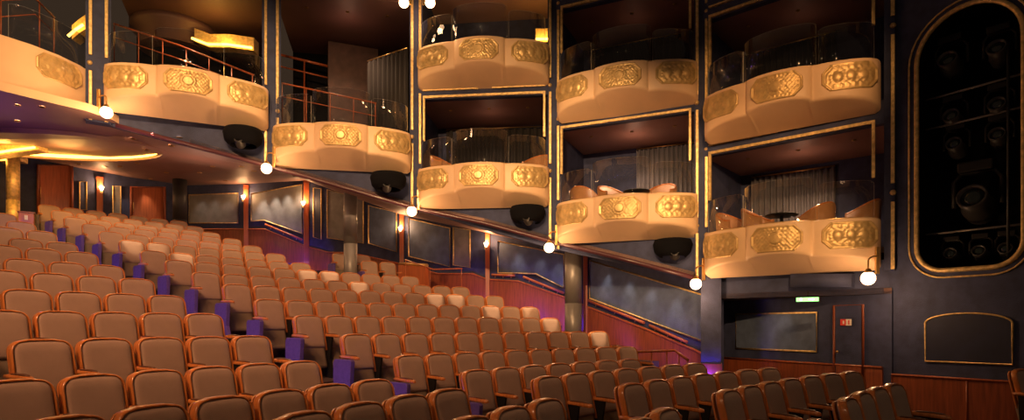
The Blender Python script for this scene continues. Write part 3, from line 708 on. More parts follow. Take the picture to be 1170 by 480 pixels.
# door
d1, d2 = rpt(953, .05), rpt(986, .05)
door = struct(wall_strip([d2, d1], [-1.6]*2, [.37]*2, .05).build('door_1', M_NAVY))
m = MB(); m.tube([(d1[0], d1[1], -1.6), (d1[0], d1[1], .37), (d2[0], d2[1], .37), (d2[0], d2[1], -1.6)], .025, 6); m.build('door_frame', M_RED, door)
k1, k2 = rpt(955, .08), rpt(984, .08); wall_strip([k2, k1], [-1.55]*2, [-.77]*2, .02).build('kick_panel', M_RED, door)
h_ = rpt(956.5, .12); m = MB(); m.sphere((h_[0], h_[1], -.50), .028, 10); m.tube([(h_[0], h_[1], -.5), (*rpt(956.5, .05), -.5)], .012, 6); m.build('door_handle', M_BRASS, door)
# red and white notice
s1, s2, s3 = rpt(960, .09), rpt(966.5, .09), rpt(973, .09)
root = empty('safety_notice', (s2[0], s2[1], 0)); O = Vector((s2[0], s2[1], 0))
def plate(a, b, z0, z1, mt, nm, thk=.012):
    o = wall_strip([tuple(Vector(b)-O.xy), tuple(Vector(a)-O.xy)], [z0]*2, [z1]*2, thk).build(nm, mt, root); return o
def seg_strip(a, b, z0, z1, thk):
    m = MB(); A = Vector(a); B = Vector(b); n = Vector((A.x, A.y)).normalized()*thk
    m.add([(A.x-O.x, A.y-O.y, z0), (B.x-O.x, B.y-O.y, z0), (B.x-O.x, B.y-O.y, z1), (A.x-O.x, A.y-O.y, z1), (A.x+n.x-O.x, A.y+n.y-O.y, z0), (B.x+n.x-O.x, B.y+n.y-O.y, z0), (B.x+n.x-O.x, B.y+n.y-O.y, z1), (A.x+n.x-O.x, A.y+n.y-O.y, z1)],
          [(0, 1, 2, 3), (4, 7, 6, 5), (0, 4, 5, 1), (1, 5, 6, 2), (2, 6, 7, 3), (3, 7, 4, 0)]); return m
seg_strip(s1, s2, -.01, .11, .02).build('red_plate', M_SIGNR, root); seg_strip(s2, s3, -.01, .11, .02).build('white_plate', M_WHITE, root)
lp = lambda a, b, t: tuple(Vector(a).lerp(Vector(b), t))
e = lambda p: tuple(Vector(p)-Vector(p).normalized()*.006)
seg_strip(e(lp(s1, s2, .42)), e(lp(s1, s2, .72)), .02, .08, .006).build('white_symbol', M_WHITE, root)
seg_strip(e(lp(s2, s3, .40)), e(lp(s2, s3, .62)), .01, .09, .006).build('red_symbol', M_SIGNR, root)
tag(root, 'small red and white notice on the dark door', 'sign')
# exit sign hanging from the lintel
c = at(923, 342.3, 10.9)
root = empty('exit_sign', c, -.67)
m = MB(); m.box(-.2, .2, -.03, .03, -.05, .05); bevel(m.build('sign_case', M_DARK, root), .006)
m = MB(); m.box(-.185, .185, -.036, -.031, -.036, .036); m.build('lit_face', M_EXIT, root)
m = MB(); m.tube([(0, 0, .05), (0, 0, .14)], .012, 6); m.build('hanger', M_DARK, root)
# white running symbol and arrow on the sign
m = MB(); m.box(-.12, -.09, -.042, -.036, -.02, .02); m.sphere((-.105, -.038, .027), .008, 8); m.add([(.02, -.04, .008), (.08, -.04, .008), (.08, -.04, .022), (.12, -.04, 0), (.08, -.04, -.022), (.08, -.04, -.008), (.02, -.04, -.008)], [(0, 1, 2, 3, 4, 5, 6)])
m.build('white_pictogram', emit('exit_white', (1, 1, .9), 3), root)
tag(root, 'lit green exit sign under the lowest right box', 'sign')
spot('exit_glow', c+Vector((0, -.1, -.08)), c+Vector((0, .2, -2)), 1.5, (.5, 1, .3), 120)
# recess ceiling and stub pier
m = MB(); m.add([(x, y, z) for z in (.55, .65) for x, y in (P4, P5, RB, RA, WP[0])], [(0, 1, 2, 3, 4), (9, 8, 7, 6, 5)]+[(i, (i+1) % 5, 5+(i+1) % 5, 5+i) for i in range(5)]); struct(m.build('ceiling', M_SOFFD))
m = MB()
pA = Vector((4.02, 12.55)); d = pA.normalized(); t = Vector((d.y, -d.x))
v4 = [pA-t*.10, pA+t*.30, pA+t*.30+d*1.6, pA-t*.10+d*1.6]
m.add([(p.x, p.y, z) for z in (-1.9, 1.15) for p in v4], [(0, 3, 2, 1), (4, 5, 6, 7), (0, 1, 5, 4), (1, 2, 6, 5), (2, 3, 7, 6), (3, 0, 4, 7)]); struct(m.build('wall_right', M_NAVY))
m = MB(); w4 = [pA-t*.12-d*.03, pA+t*.32-d*.03, pA+t*.32+d*1.0, pA-t*.12+d*1.0]
m.add([(p.x, p.y, z) for z in (-1.9, -.8) for p in w4], [(0, 3, 2, 1), (4, 5, 6, 7), (0, 1, 5, 4), (1, 2, 6, 5), (2, 3, 7, 6), (3, 0, 4, 7)]); struct(m.build('trim_%d' % tn, M_RED)); tn += 1
# diagonal beam under lowest box
m = MB(); a = at(925, 312, 11.2); b = at(965, 330, 10.4)
m.tube([at(905, 322, 11.6), at(975, 322, 10.9)], .1, 8, prof=[(-.12, -.1), (.12, -.1), (.12, .14), (-.12, .14)]); struct(m.build('trim_%d' % tn, M_NAVY)); tn += 1

# ------------------------------------------------------------------ right wall with lighting niche
Wd = Vector((1.06, -1.63)).normalized(); W0 = Vector((6.62, 10.62)); Wn = Vector((-Wd.y, Wd.x)); Wn = Wn if Wn.dot(W0) > 0 else -Wn
def wr(u, z, d=0): p = W0+Wd*u+Wn*d; return (p.x, p.y, z)
u0, u1, zb_, zt_ = .42, 1.90, .88, 5.12
def stadium(g=0, n=18):
    """outline, g = growth"""
    a, b, lo, hi = u0-g, u1+g, zb_-g, zt_+g; r = (b-a)/2; cx_ = (a+b)/2; pts = []
    for i in range(n+1):
        t = PI*i/n; pts.append((cx_+r*math.cos(t), hi-r+r*math.sin(t)))
    rb = .42+g
    for i in range(9): t = PI+PI/2*i/8; pts.append((a+rb+rb*math.cos(t), lo+rb+rb*math.sin(t)))
    for i in range(9): t = 1.5*PI+PI/2*i/8; pts.append((b-rb+rb*math.cos(t), lo+rb+rb*math.sin(t)))
    return pts
def right_wall():
    hole = stadium(0); cx_, cz = (u0+u1)/2, 3.0; U0, U1, Z0, Z1 = 0.0, 3.6, -1.9, 9.0
    pts = []
    for c_ in ((U1, Z1), (U0, Z1), (U0, Z0), (U1, Z0)):
        pts.append((math.atan2(c_[1]-cz, c_[0]-cx_) % (2*PI), None, c_))
    for (x, z) in hole: pts.append((math.atan2(z-cz, x-cx_) % (2*PI), (x, z), None))
    pts.sort(key=lambda k: k[0]); n = len(pts)
    def outer(a):
        dx, dz = math.cos(a), math.sin(a); ts = []
        for (lim, d, c0) in ((U1, dx, cx_), (U0, dx, cx_), (Z1, dz, cz), (Z0, dz, cz)):
            if abs(d) > 1e-9 and (lim-c0)/d > 0: ts.append((lim-c0)/d)
        t = min(ts); return (cx_+dx*t, cz+dz*t)
    hs = sorted([(math.atan2(z-cz, x-cx_) % (2*PI), x, z) for x, z in hole])
    def inner(a):
        for i in range(len(hs)):
            a0, x0, z0 = hs[i-1]; a1, x1, z1 = hs[i]
            if i == 0: a0 -= 2*PI
            if a0 <= a <= a1 or (i == 0 and a >= hs[-1][0]):
                if i == 0 and a >= hs[-1][0]: a -= 2*PI
                t = (a-a0)/(a1-a0) if a1 > a0 else 0; return (x0+(x1-x0)*t, z0+(z1-z0)*t)
        return (hs[0][1], hs[0][2])
    I = [p[1] or inner(p[0]) for p in pts]; O_ = [p[2] or outer(p[0]) for p in pts]
    m = MB(); m.add([wr(*p) for p in I]+[wr(*p) for p in O_], [(i, (i+1) % n, n+(i+1) % n, n+i) for i in range(n)])
    hl = hole
    m.cur = 1; k = len(hl); m.add([wr(*p) for p in hl]+[wr(p[0], p[1], .9) for p in hl], [(i, (i+1) % k, k+(i+1) % k, k+i) for i in range(k)]+[tuple(range(k, 2*k))])
    return m
struct(right_wall().build('wall_right', [M_NAVY, M_BLACKW]))
for g, r_, dd in ((.045, .04, -.012),):
    m = MB(); m.tube([wr(p[0], p[1], dd) for p in stadium(g-.06)], r_, 8, closed=True); struct(m.build('trim_%d' % tn, M_GOLDT)); tn += 1
m = MB(); m.tube([wr(p[0], p[1], -.015) for p in stadium(.10)], .016, 6, closed=True); struct(m.build('trim_%d' % tn, M_GOLDT)); tn += 1
# wainscot and base
m = MB(); m.add([wr(u, z, d) for u in (.06, 3.6) for d in (-.04, 0) for z in (-1.9, -.86)], [(0, 1, 3, 2), (4, 6, 7, 5), (0, 4, 5, 1), (2, 3, 7, 6), (0, 2, 6, 4), (1, 5, 7, 3)]); struct(m.build('trim_%d' % tn, M_RED)); tn += 1
m = MB(); m.tube([wr(.06, -1.7, -.045), wr(.06, -.86, -.045), wr(3.6, -.86, -.045)], .022, 6); m.tube([wr(1.17, -.86, -.045), wr(1.17, -1.8, -.045)], .012, 6); struct(m.build('trim_%d' % tn, M_REDP)); tn += 1
m = MB(); m.tube([wr(0.02, -1.0, -.01), wr(0.02, -.05, -.01), wr(1.4, -.05, -.004)], .002, 4)
# arched blue panel
root = empty('wall_panel', wr(1.16, -.3)); O = Vector(root.location)
arch = [(.57, -.60), (1.75, -.60), (1.75, .03)]+[(1.16+.59*math.cos(t), .03+.16*math.sin(t)) for t in [PI*i/16 for i in range(1, 16)]]+[(.57, .03)]
A_ = [Vector(wr(u, z, -.02))-O for u, z in arch]; B2 = [Vector(wr(u, z, 0))-O for u, z in arch]; n = len(A_)
m = MB(); m.add(A_+B2, [tuple(range(n)), tuple(range(n, 2*n))[::-1]]+[(i, (i+1) % n, n+(i+1) % n, n+i) for i in range(n)]); m.build('panel_field', M_NAVYD, root)
m = MB(); m.tube([p for p in A_], .016, 6, closed=True); m.build('panel_frame', M_GOLDT, root)
tag(root, 'dark blue panel with arched gold frame on the right wall', 'wall panel')

# ------------------------------------------------------------------ stage lights
def make_moving_light(s=1.0):
    root = empty('stage_light')
    m = MB(); m.box(-.14*s, .14*s, -.1*s, .1*s, .32*s, .42*s); bevel(m.build('base_box', M_DARK, root), .015)
    m = MB(); m.tube([(-.19*s, 0, 0), (-.19*s, 0, .25*s), (-.13*s, 0, .33*s), (.13*s, 0, .33*s), (.19*s, 0, .25*s), (.19*s, 0, 0)], .022*s, 8); m.build('yoke', M_DARK, root)
    R = Matrix.Rotation(math.radians(70), 4, 'X')
    m = MB(); m.lathe([(.001, -.22*s), (.09*s, -.21*s), (.13*s, -.15*s), (.14*s, -.02*s), (.12*s, .06*s), (.125*s, .2*s), (.105*s, .205*s), (.10*s, .15*s)], 20, R); m.build('lamp_head', M_GREYM, root)
    m = MB(); m.lathe([(.001, .185*s), (.05*s, .18*s), (.10*s, .16*s)], 20, R); m.build('lens', M_LENS, root)
    return root
ml0 = make_moving_light()
def place_ml(c, label, rz=0, s=1.0, grp='stage lights in the wall niche', first=[True]):
    o = ml0 if first[0] else copy_tree(ml0); first[0] = False
    o.location = c; o.rotation_euler = (0, 0, rz); o.scale = (s, s, s); tag(o, label, 'stage light', grp)
for u, z, s, l in ((.78, 4.35, 1.2, 'large dark stage light at the top of the niche, left'), (1.45, 4.3, 1.1, 'dark stage light at the top of the niche, right'), (.82, 3.42, 1.0, 'stage light with glowing lens on the niche upper rail, left'), (1.45, 3.42, 1.0, 'stage light on the niche upper rail, right'),
                (.86, 2.95, .95, 'stage light on the niche second rail, left'), (1.45, 2.95, .95, 'stage light on the niche second rail, right'), (1.15, 1.95, 1.7, 'largest grey stage light low in the niche'), (.8, 1.15, .8, 'small stage light at the niche bottom, left'), (1.2, 1.15, .8, 'small stage light at the niche bottom, middle'), (1.55, 1.15, .8, 'small stage light at the niche bottom, right')):
    place_ml(wr(u, z, .42), l, -.9, s)
for z, l in ((3.86, 'thin pipe across the niche carrying the upper stage lights'), (3.35, 'thin pipe across the niche middle'), (1.55, 'thin pipe low across the niche')):
    root = empty('lighting_pipe', wr(.45, z, .3)); O = Vector(root.location); m = MB(); m.tube([(0, 0, 0), Vector(wr(1.87, z, .3))-O], .018, 8); m.build('pipe', M_STEEL, root)
    m = MB(); m.box(-.02, .02, -.02, .02, -.05, .05, Matrix.Translation(Vector(wr(1.6, z, .3))-O)); m.build('clamp', M_GREYM, root); tag(root, l, 'pipe', 'pipes in the wall niche')
root = empty('lighting_pipe', wr(1.6, 1.0, .28)); m = MB(); m.tube([(0, 0, 0), (0, 0, 3.4)], .02, 8); m.build('pipe', M_GREYM, root); tag(root, 'upright pipe at the right of the niche', 'pipe')
for px, py, Y, l in ((274, 158, 13.2, 'black stage light hanging under the second box from the left'), (442, 209, 13.9, 'black stage light hanging under the third box from the left'), (603, 247, 13.9, 'black stage light hanging under the lower middle box'), (771, 286, 12.8, 'black stage light hanging under the box with star reflections')):
    c = at(px, py, Y); place_ml(c-Vector((0, 0, .08)), l, .2 if px < 500 else -.3, .75, 'black stage lights under the boxes')
    root = empty('light_shroud', c+Vector((-.1, .12, 0))); m = MB()
    m.lathe([(.30, .22), (.40, .2), (.44, .1), (.40, -.08), (.3, -.18), (.28, -.17), (.37, -.06), (.4, .1), (.36, .17), (.30, .2)], 24, Matrix.Translation((0.1, .05, .05)) @ Matrix.Scale(.95, 4)); m.build('shroud', M_BLACKW, root); tag(root, 'black round housing around the '+l.replace('black ', '').replace('hanging ', ''), 'light housing', 'black housings under the boxes')

# ------------------------------------------------------------------ curtains, chairs and tables in the boxes
def curtain(a, b, z0, z1, label, m_, folds=14, amp=.06):
    A = Vector(a); B = Vector(b); t = (B-A).normalized(); n = Vector((-t.y, t.x)); root = empty('curtain', (A.x, A.y, z0)); m = MB(); K = folds*8; r0 = []
    for i in range(K+1):
        s = i/K; p = (B-A)*s+n*amp*math.sin(2*PI*folds*s+.7*math.sin(9*s)); r0.append((p.x, p.y))
    m.loft([[(x, y, z) for x, y in r0]+[(x+n.x*.02, y+n.y*.02, z) for x, y in r0[::-1]] for z in (0, z1-z0)]); m.build('pleated_cloth', m_, root)
    m = MB(); m.tube([(0, 0, z1-z0+.03), (B.x-A.x, B.y-A.y, z1-z0+.03)], .018, 6); m.build('curtain_rail', M_BRASS, root)
    tag(root, label, 'curtain')
def bayframe(pl, pr):
    a = Vector(pl); b = Vector(pr); t = (b-a).normalized(); n = Vector((-t.y, t.x)); n = n if n.dot(a) > 0 else -n
    return a, t, n, (b-a).length
def inbay(pl, pr, u, d): a, t, n, L = bayframe(pl, pr); p = a+t*u+n*d; return (p.x, p.y)
curtain(inbay(P4, P5, .35, 1.95), inbay(P4, P5, 2.1, 2.05), 1.2, 3.4, 'grey pleated curtain behind the lowest right box', M_CURT)
curtain(inbay(P3, P4, 1.5, 2.0), inbay(P3, P4, 3.1, 2.0), 2.1, 4.45, 'grey blue pleated curtain behind the lower box second from right', M_CURT)
curtain(inbay(P4, P5, .35, 1.95), inbay(P4, P5, 2.1, 2.05), 4.0, 6.3, 'dark pleated curtain behind the upper right box', M_CURTB)
curtain(inbay(P3, P4, .3, 2.0), inbay(P3, P4, 2.6, 2.0), 4.9, 7.2, 'dark pleated curtain behind the upper box second from right', M_CURTB)
curtain(inbay(P2, P3, .3, 2.0), inbay(P2, P3, 3.0, 2.0), 3.0, 5.3, 'black pleated curtain behind the lower middle box', M_CURTB)
curtain(inbay(P1, P2, 2.1, 1.6), inbay(P1, P2, 3.1, .6), 4.35, 6.9, 'tall black curtain at the right side of the open box', M_CURTB, 9)

def make_tub():
    root = empty('tub_chair')
    m = MB(); rr = []
    for rad, zz in ((.24, .12), (.27, .42), (.255, .46), (.0015, .46)): rr.append([(rad*math.cos(2*PI*k/20), rad*math.sin(2*PI*k/20), zz) for k in range(20)])
    m.loft(rr); m.build('seat', M_TAN, root)
    m = MB(); ins = []
    angs = [math.radians(-30+240*k/24) for k in range(25)]
    def top(a): s_ = math.sin(a); return .60+.24*max(0, (s_+.3)/1.3)**1.2
    rings = [[(.31*math.cos(a), .31*math.sin(a), .12), (.35*math.cos(a), .35*math.sin(a), top(a)), (.30*math.cos(a), .30*math.sin(a), top(a)), (.27*math.cos(a), .27*math.sin(a), .12)] for a in angs]
    m.loft(rings); m.build('backrest', M_TAN, root)
    m = MB(); m.tube([(.325*math.cos(a), .325*math.sin(a), top(a)+.012) for a in angs], .022, 8); m.build('wood_rim', M_WOOD, root)
    for a in (45, 135, 225, 315):
        m = MB(); c_, s_ = math.cos(math.radians(a)), math.sin(math.radians(a)); m.tube([(.2*c_, .2*s_, .12), (.23*c_, .23*s_, 0)], [.02, .014], 8); m.build('leg', M_WOOD, root)
    return root
tub0 = make_tub(); tfirst = [True]
def tub(px, Y, z, rz, label, grp):
    o = tub0 if tfirst[0] else copy_tree(tub0); tfirst[0] = False
    o.location = ((px-CX)/F*Y, Y, z); o.rotation_euler = (0, 0, rz); tag(o, label, 'tub chair', grp)
for px, Y, z, rz, l in ((868, 11.95, 1.47, .8, 'tan tub chair with wood rim, left in the lowest right box'), (932, 11.75, 1.47, 3.6, 'tan tub chair with wood rim, middle of the lowest right box'), (983, 11.45, 1.47, 3.9, 'tan tub chair with wood rim, right in the lowest right box'), (838, 12.35, 1.47, .5, 'tan tub chair half hidden at the left end of the lowest right box'),
                     (700, 13.75, 2.36, .5, 'tan tub chair, left behind the glass of the box with the star reflections'), (755, 13.55, 2.36, -.6, 'tan tub chair, right behind the glass of the box with the star reflections'), (668, 14.3, 2.36, 2.5, 'tan tub chair at the left end of the box with the star reflections'),
                     (613, 14.4, 3.26, -.5, 'tan tub chair at the right of the lower middle box'), (508, 14.6, 3.26, 1, 'tan tub chair at the left of the lower middle box'),
                     (770, 13.6, 5.15, -.5, 'tan tub chair in the upper box second from right')):
    tub(px, Y, z, rz, l, 'tan tub chairs in the boxes')
def table(px, Y, z, label):
    root = empty('round_table', ((px-CX)/F*Y, Y, z)); m = MB(); m.lathe([(.001, .70), (.28, .70), (.30, .715), (.28, .73), (.001, .73)], 24); m.build('table_top', M_DARK, root)
    m = MB(); m.lathe([(.2, 0), (.2, .02), (.03, .05), (.03, .70)], 16); m.build('pedestal', M_DARK, root); tag(root, label, 'table')
table(893, 11.45, 1.36, 'small dark round table between tub chairs in the lowest right box')
table(727, 13.45, 2.25, 'small dark round table between the tub chairs under the star reflections')

# railings inside the open boxes
railing([at(130, 27, 14.2), at(205, 52, 14.4), at(290, 86, 14.6)], 4.6, 'bronze stair railing slanting down behind the second box from the left', H=.9, npost=7, mid=True, m_=M_REDP, r=.022)
railing([at(322, 95, 14.6), at(430, 118, 14.9)], 4.32, 'bronze double railing behind the third box from the left', H=1.0, npost=5, mid=True, r=.02)
railing([at(318, 62, 16.5), at(376, 76, 16.7)], 4.32, 'short upper bronze railing far behind the third box', H=None, npost=3, mid=True, r=.035)
railing([at(0, 0, 11.5), at(40, -2, 12), at(62, 20, 13)], 4.6, 'bronze stair railing behind the large left balcony', H=.9, npost=3, mid=True, r=.02)
# round dark drum and gold cove in the upper foyer
m = MB(); a = at(200, 40, 16.2); m.lathe([(.85, 0), (.85, .35), (1.05, .45), (1.05, .6)], 28, Matrix.Translation((a.x, a.y, 7.3))); struct(m.build('ceiling', M_SOFFD))
m = MB(); a = at(200, 60, 16.4); m.lathe([(.55, 4.6), (.55, 7.4)], 28, Matrix.Translation((a.x, a.y, 0))); o = m.build('round_column', M_BLACKW); tag(o, 'thick dark drum column behind the second box from the left', 'column')
def gold_cove(pxs, Y, label):
    pts = [at(px, py, Y) for px, py in pxs]; root = empty('lit_bulkhead', pts[0]); O = pts[0]; m = MB()
    rings = [[p-O, p-O+Vector((0, .3, 0)), p-O+Vector((0, .3, .34)), p-O+Vector((0, .0, .34))] for p in pts]; m.loft(rings, smooth=False); m.build('bulkhead', M_GOLDT, root)
    m = MB(); m.tube([p-O+Vector((0, -.12, .02)) for p in pts], .03, 6); m.build('cove_lamp', M_COVE, root)
    tag(root, label, 'lit bulkhead', 'glowing golden bulkheads of the foyer')
    c = sum(pts, Vector())/len(pts); point('bulkhead_glow', c+Vector((0, -.35, .1)), 22, (1, .5, .08), .15)
gold_cove([(222, 47), (240, 54), (262, 54), (290, 58)], 15.6, 'wavy golden glowing bulkhead behind the second box from the left')
gold_cove([(82, 45), (90, 38), (99, 32)], 14.6, 'golden glowing bulkhead between the large balcony and its neighbour')
gold_cove([(612, 48), (628, 48)], 15.4, 'small golden glowing wall piece right in the upper middle box')
gold_cove([(-12, 179), (20, 174), (44, 171)], 15.0, 'curved golden bulkhead at the left end of the oval cove')
point('column_glow', (-12.9, 15.6, 3.6), 14, (1, .5, .1), .15)
gold_cove([(-5, 184), (22, 184)], 16.7, 'golden glowing bulkhead over the golden column')
# upper back walls behind open boxes: reddish wall piece
m = MB(); a = at(375, 0, 16.4); b = at(432, 0, 16.9)
wall_strip([(a.x, a.y), (b.x, b.y)], [4.35]*2, [7.7]*2, .15)
struct(wall_strip([(a.x, a.y), (b.x, b.y)], [4.35]*2, [7.7]*2, .15).build('wall_back', mat('plum_wallcloth', (.07, .035, .03), .7, noise_s=5, var=.3)))

# ------------------------------------------------------------------ theatre seats
def rrect(w, h, r, n=5, bulge=0.0):
    """rounded rectangle in x,z; bottom corners square-ish, top corners round"""
    pts = []
    for cx_, cz_, a0, rad in ((w/2, 0, -90, .02), (w/2, h, 0, r), (-w/2, h, 90, r), (-w/2, 0, 180, .02)):
        sx = 1 if cx_ > 0 else -1; sz = 1 if cz_ > 0 else -1
        ccx = cx_-sx*rad; ccz = cz_-sz*rad
        for i in range(n+1):
            a = math.radians(a0+90*i/n); pts.append((ccx+rad*math.cos(a), ccz+rad*math.sin(a)))
    return [(x, z+(bulge*(1-(2*x/w)**2) if z > h*.6 else 0)) for x, z in pts]
REC = math.radians(13)
def recl(x, y, z):     # recline about the top of the back; local: y forward is -
    zz = z-CH; return (x, y*math.cos(REC)+zz*math.sin(REC), CH+zz*math.cos(REC)-y*math.sin(REC)*.0)
def back_cushion():
    m = MB(); w, z0, h = .478, .46, .508; rings = []
    for ins, y in ((.02, .03), (.0, .02), (0, -.025), (.012, -.05), (.04, -.066), (.09, -.074), (.2, -.078)):
        o = rrect(w-2*ins, h-2*ins, max(.02, .085-ins), bulge=.012)
        rings.append([recl(x, y+.05*(2*x/w)**2*-.35, z0+ins+z) for x, z in o])
    m.loft(rings); return m
def back_frame():
    m = MB(); w, z0, h, r = .495, .44, .535, .10; path = []
    path.append((-w/2, z0-.02)); 
    for i in range(9): a = math.radians(180-90*i/8); path.append((-w/2+r+r*math.cos(a), z0+h-r+r*math.sin(a)))
    for x in (-.1, 0, .1): path.append((x, z0+h+.012*(1-(2*x/w)**2)))
    for i in range(9): a = math.radians(90-90*i/8); path.append((w/2-r+r*math.cos(a), z0+h-r+r*math.sin(a)))
    path.append((w/2, z0-.02)); N = len(path); rings = []
    for i, (x, z) in enumerate(path):
        p = Vector(path[max(0, i-1)]); q = Vector(path[min(N-1, i+1)]); t = (q-p).normalized(); nn = Vector((-t.y, t.x))
        f = .05*(2*x/w)**2*-.5; prof = [(-.009, .022), (.005, .022), (.010, .014), (.010, -.038), (.004, -.050), (-.005, -.050), (-.009, -.042)]
        rings.append([recl(x+nn.x*a, b+f, z+nn.y*a) for a, b in prof])
    m.loft(rings)
    return m
def back_shell():
    m = MB(); w = .48; o = rrect(w, .52, .09); m.loft([[recl(x, .03, .45+z) for x, z in o], [recl(x, .05, .45+z) for x, z in o]]); return m
def seat_pan():
    m = MB(); R = Matrix.Translation((0, -.21, .16)) @ Matrix.Rotation(math.radians(-14), 4, 'X'); rings = []
    for ins, y in ((.03, .085), (.005, .07), (0, .03), (0, -.01), (.012, -.03), (.05, -.036)):
        o = rrect(.47-2*ins, .40-2*ins, max(.02, .05-ins)); rings.append([(x, y, ins+z) for x, z in o])
    m.loft(rings, R); return m
def arm_mesh(x):
    m = MB(); rings = []
    for y, hw, z0, z1 in ((.0, .022, .655, .69), (-.06, .026, .655, .695), (-.22, .030, .648, .695), (-.34, .034, .640, .688), (-.40, .028, .638, .678), (-.42, .014, .642, .668)):
        rings.append([(x+hw*a, y-.06, z) for a, z in ((-1, z0+.008), (-.8, z0), (.8, z0), (1, z0+.008), (1, z1-.010), (.6, z1), (-.6, z1), (-1, z1-.010))])
    m.loft(rings); return m
def arm_pad_mesh(x):
    m = MB(); rings = []
    for y, hw, z in ((-.16, .008, .697), (-.18, .022, .704), (-.3, .026, .705), (-.4, .024, .698), (-.43, .01, .688)):
        rings.append([(x-hw, y, z-.012), (x+hw, y, z-.012), (x+hw*.8, y, z), (x-hw*.8, y, z)])
    m.loft(rings); return m
def stanchion(x):
    m = MB(); m.loft([[(x-.018, -.14, .0), (x+.018, -.14, .0), (x+.018, -.32, .0), (x-.018, -.32, 0)], [(x-.016, -.14, .3), (x+.016, -.14, .3), (x+.016, -.24, .3), (x-.016, -.24, .3)], [(x-.016, -.12, .65), (x+.016, -.12, .65), (x+.016, -.30, .65), (x-.016, -.30, .65)]], smooth=False); return m
def end_panel(x):
    m = MB(); pr = [(-.02, -.28), (-.60, -.28), (-.60, -.22), (-.40, .25), (-.43, .62), (-.40, .645), (-.06, .645), (-.02, .60)]
    m.loft([[(x-.035, y, z) for y, z in pr], [(x+.035, y, z) for y, z in pr]], smooth=False); return m
def make_seat(kind):
    """kind: n = plain, r = extra right arm, v = left end panel tinted with blue aisle light, g = grey left end panel"""
    root = empty('theatre_seat')
    back_cushion().build('backrest', M_FAB, root); back_frame().build('back_frame', M_WOOD, root); back_shell().build('back_shell', M_WOOD, root)
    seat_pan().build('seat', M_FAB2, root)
    hp = PITCH/2
    a = arm_mesh(-hp).build('armrest', M_WOOD, root); arm_pad_mesh(-hp).build('arm_pad', M_PAD, a)
    if kind[0] in 'vg': bevel(end_panel(-hp-.065).build('end_panel', M_ENDLIT if kind[0] == 'v' else M_GREYEND, root), .01)
    else: stanchion(-hp).build('standard', M_WOOD if False else M_DARK, root)
    if 'r' in kind:
        a = arm_mesh(hp).build('armrest', M_WOOD, root); arm_pad_mesh(hp).build('arm_pad', M_PAD, a); bevel(end_panel(hp+.065).build('end_panel', M_GREYEND, root), .01)
    return root
protos = {}; used = set()
def seat(kind, R, th, zf, label, grp):
    if kind not in protos: protos[kind] = make_seat(kind)
    o = protos[kind] if kind not in used else copy_tree(protos[kind]); used.add(kind)
    x, y = polar(R, th); o.location = (x, y, zf); o.rotation_euler = (0, 0, -th); tag(o, label, 'theatre seat', grp); return o
seats = []
for k, (R, zt, t1, t2, n2, n1) in enumerate(ROWS):
    row = ORD[k+1]+' row from the front'; zf = zt-CH
    # left block, counted from the aisle
    for j in range(n1+3):
        th_ = t1-j*PITCH/R; x, y = polar(R, th_)
        if y < 1.2: break
        px = CX+F*x/y; w_ = PITCH*F/math.hypot(x, y)/2; py = HY-F*zt/y
        if px < -w_*.9 or py > 492: 
            if px < -w_*.9: break
            continue
        seat('nr' if j == 0 else 'n', R, th_, zf, 'brown theatre seat in the left block, %s, %s from the aisle' % (row, ORD[j+1]), 'seats of the left block')
    for j in range(n2):
        th_ = t2+j*PITCH/R
        k_ = ('v' if k < 18 else 'g') if j == 0 else 'n'
        if j == n2-1: k_ += 'r'
        seat(k_, R, th_, zf, 'brown theatre seat in the middle block, %s, %s from the aisle' % (row, ORD[j+1]), 'seats of the middle block')
def seat_px(kind, px, k, label):
    R, zt = ROWS[k][:2]; Y = circY(px, R); x = (px-CX)/F*Y; th_ = math.atan2(x-SC[0], Y-SC[1]); seat(kind, R, th_, zt-CH, label, 'seats of the small side block')
seat_px('v', 421, 13, 'pale brown theatre seat with violet-lit end, lower row right of the middle column, left seat')
seat_px('nr', 442, 13, 'pale brown theatre seat in lower row beside the wooden partition')
seat_px('v', 388, 14, 'pale brown theatre seat with violet-lit end, left of the middle column')
seat_px('n', 414, 14, 'pale brown theatre seat behind the middle column, upper row')
seat('n', 11.75, -.418, -1.605, 'brown theatre seat alone at the lower right edge of the picture', 'seats of the front side block')

# blue step lamps in the aisle
for k in range(0, 18):
    R, zt, t1, t2 = ROWS[k][:4]; x, y = polar(R-.70, t1+.045 if R > 14 else t1+.06)
    root = empty('step_lamp', (x, y, zt-CH)); m = MB(); m.lathe([(.001, .035), (.02, .03), (.03, .0)], 10); m.build('lamp_dome', M_BLUELED, root)
    m = MB(); m.lathe([(.04, 0), (.04, .01), (.03, .012)], 12); m.build('base_ring', M_DARK, root)
    tag(root, 'small blue step lamp in the aisle at the %s row' % ORD[k+1], 'step lamp', 'blue step lamps in the aisle')
    if k > 4: 
        x2, y2 = polar(R-.3, (t1+t2)/2); point('aisle_glow', (x2-.1, y2-.1, zt-CH+.35), 2.2, (.12, .10, 1.0), .05)

# ------------------------------------------------------------------ local lights
PUR = (.12, .04, 1.0)
for px, d, z, pw in ((806, .7, -1.15, 22), (760, .9, -1.1, 9), (700, 1.0, -.7, 10), (630, 1.1, .0, 15), (590, 1.1, .2, 9), (530, 1.2, .7, 5), (330, 1.0, 2.1, 8), (355, 1.0, 1.9, 5), (300, 1.0, 2.4, 3)):
    p = wall_pt(px, d); q = wall_pt(px+4); spot('violet_floor_light', (p[0], p[1], z), (q[0], q[1], z+.25), pw*6, PUR, 110, .9, .2)
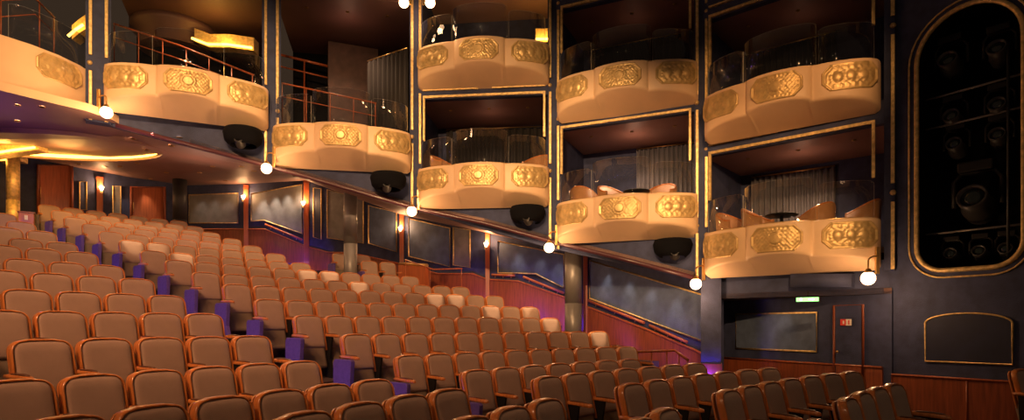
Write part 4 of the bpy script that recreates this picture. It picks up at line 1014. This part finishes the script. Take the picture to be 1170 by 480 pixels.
# scallop downlights on panels
def scal(px, pytop, pw, d=.35, aim=.15):
    p = wall_pt(px, d); z = zat(pytop, p[1]); q = wall_pt(px, .0); spot('panel_downlight', (p[0], p[1], z), (q[0], q[1], z-1.4), pw*1.1, (1, .80, .60), 56, 1.0, .05)
for px, py, pw in ((298, 216, 80), (312, 213, 80), (326, 210, 80), (340, 208, 70), (228, 217, 14), (243, 216, 14), (258, 216, 14), (380, 214, 50), (410, 222, 50), (437, 234, 26), (490, 251, 26), (528, 258, 60), (590, 274, 22), (615, 279, 22), (636, 284, 22), (690, 300, 22), (715, 308, 22), (740, 316, 22), (768, 325, 22), (168, 210, 30), (144, 210, 16)):
    scal(px, py, pw)
q = rpt(887, .5); spot('panel_downlight', (q[0], q[1], .5), (*rpt(887), -.5), 5, (1, .8, .6), 70, .5)
# pools on scattered seats from the soffit
def seat_pool(px, k, pw=420, ang=10):
    R, zt = ROWS[k][:2]; Y = circY(px, R); x = (px-CX)/F*Y; spot('soffit_spot', (x+.55, Y-1.1, min(zt+2.4, 4.6)), (x, Y, zt-.1), pw, (1, .66, .36), ang, .5, .03)
for px, k in ((150, 13), (178, 13), (209, 12), (265, 13), (240, 15), (350, 11), (376, 11), (424, 11), (446, 11), (495, 9), (408, 10), (560, 8), (604, 8), (626, 7), (681, 6), (250, 17), (270, 16), (519, 9), (430, 13)):
    seat_pool(px, k)
area('soffit_wash', (-8.5, 16.5, 4.4), (-8.5, 16.5, 0), 60, (1, .58, .3), 3.5, 2.5)
area('soffit_wash', (-3.5, 16.2, 3.1), (-3.5, 16.0, 0), 18, (1, .58, .3), 3, 1.5)
# inside the boxes: ceiling downlights, plus an added point standing in for their bounce
for pl, pr, z, pw in ((P4, P5, 3.45, 110), (P3, P4, 4.45, 170), (P2, P3, 5.3, 60), (P4, P5, 6.3, 16), (P3, P4, 7.2, 18), (P2, P3, 8.2, 20), (P1, P2, 7.6, 160), (P0, P1, 7.6, 160)):
    a, t, n, L = bayframe(pl, pr); c = a+t*L/2+n*1.0; spot('box_downlight', (c.x, c.y, z), (c.x, c.y, z-2), pw, (1, .6, .34), 130, .8, .05); point('box_bounce_fill', (c.x, c.y, z-.35), pw*.04, (1, .5, .3), .1)
point('foyer_glow', (-13, 13.5, 6.5), 20, (1, .55, .25), .3)
point('violet_glow', (-10.2, 11.6, 3.3), 14, (.45, .12, 1.0), .2)
point('soffit_bounce', (-8.0, 15.5, 3.3), 35, (1, .5, .32), .5)
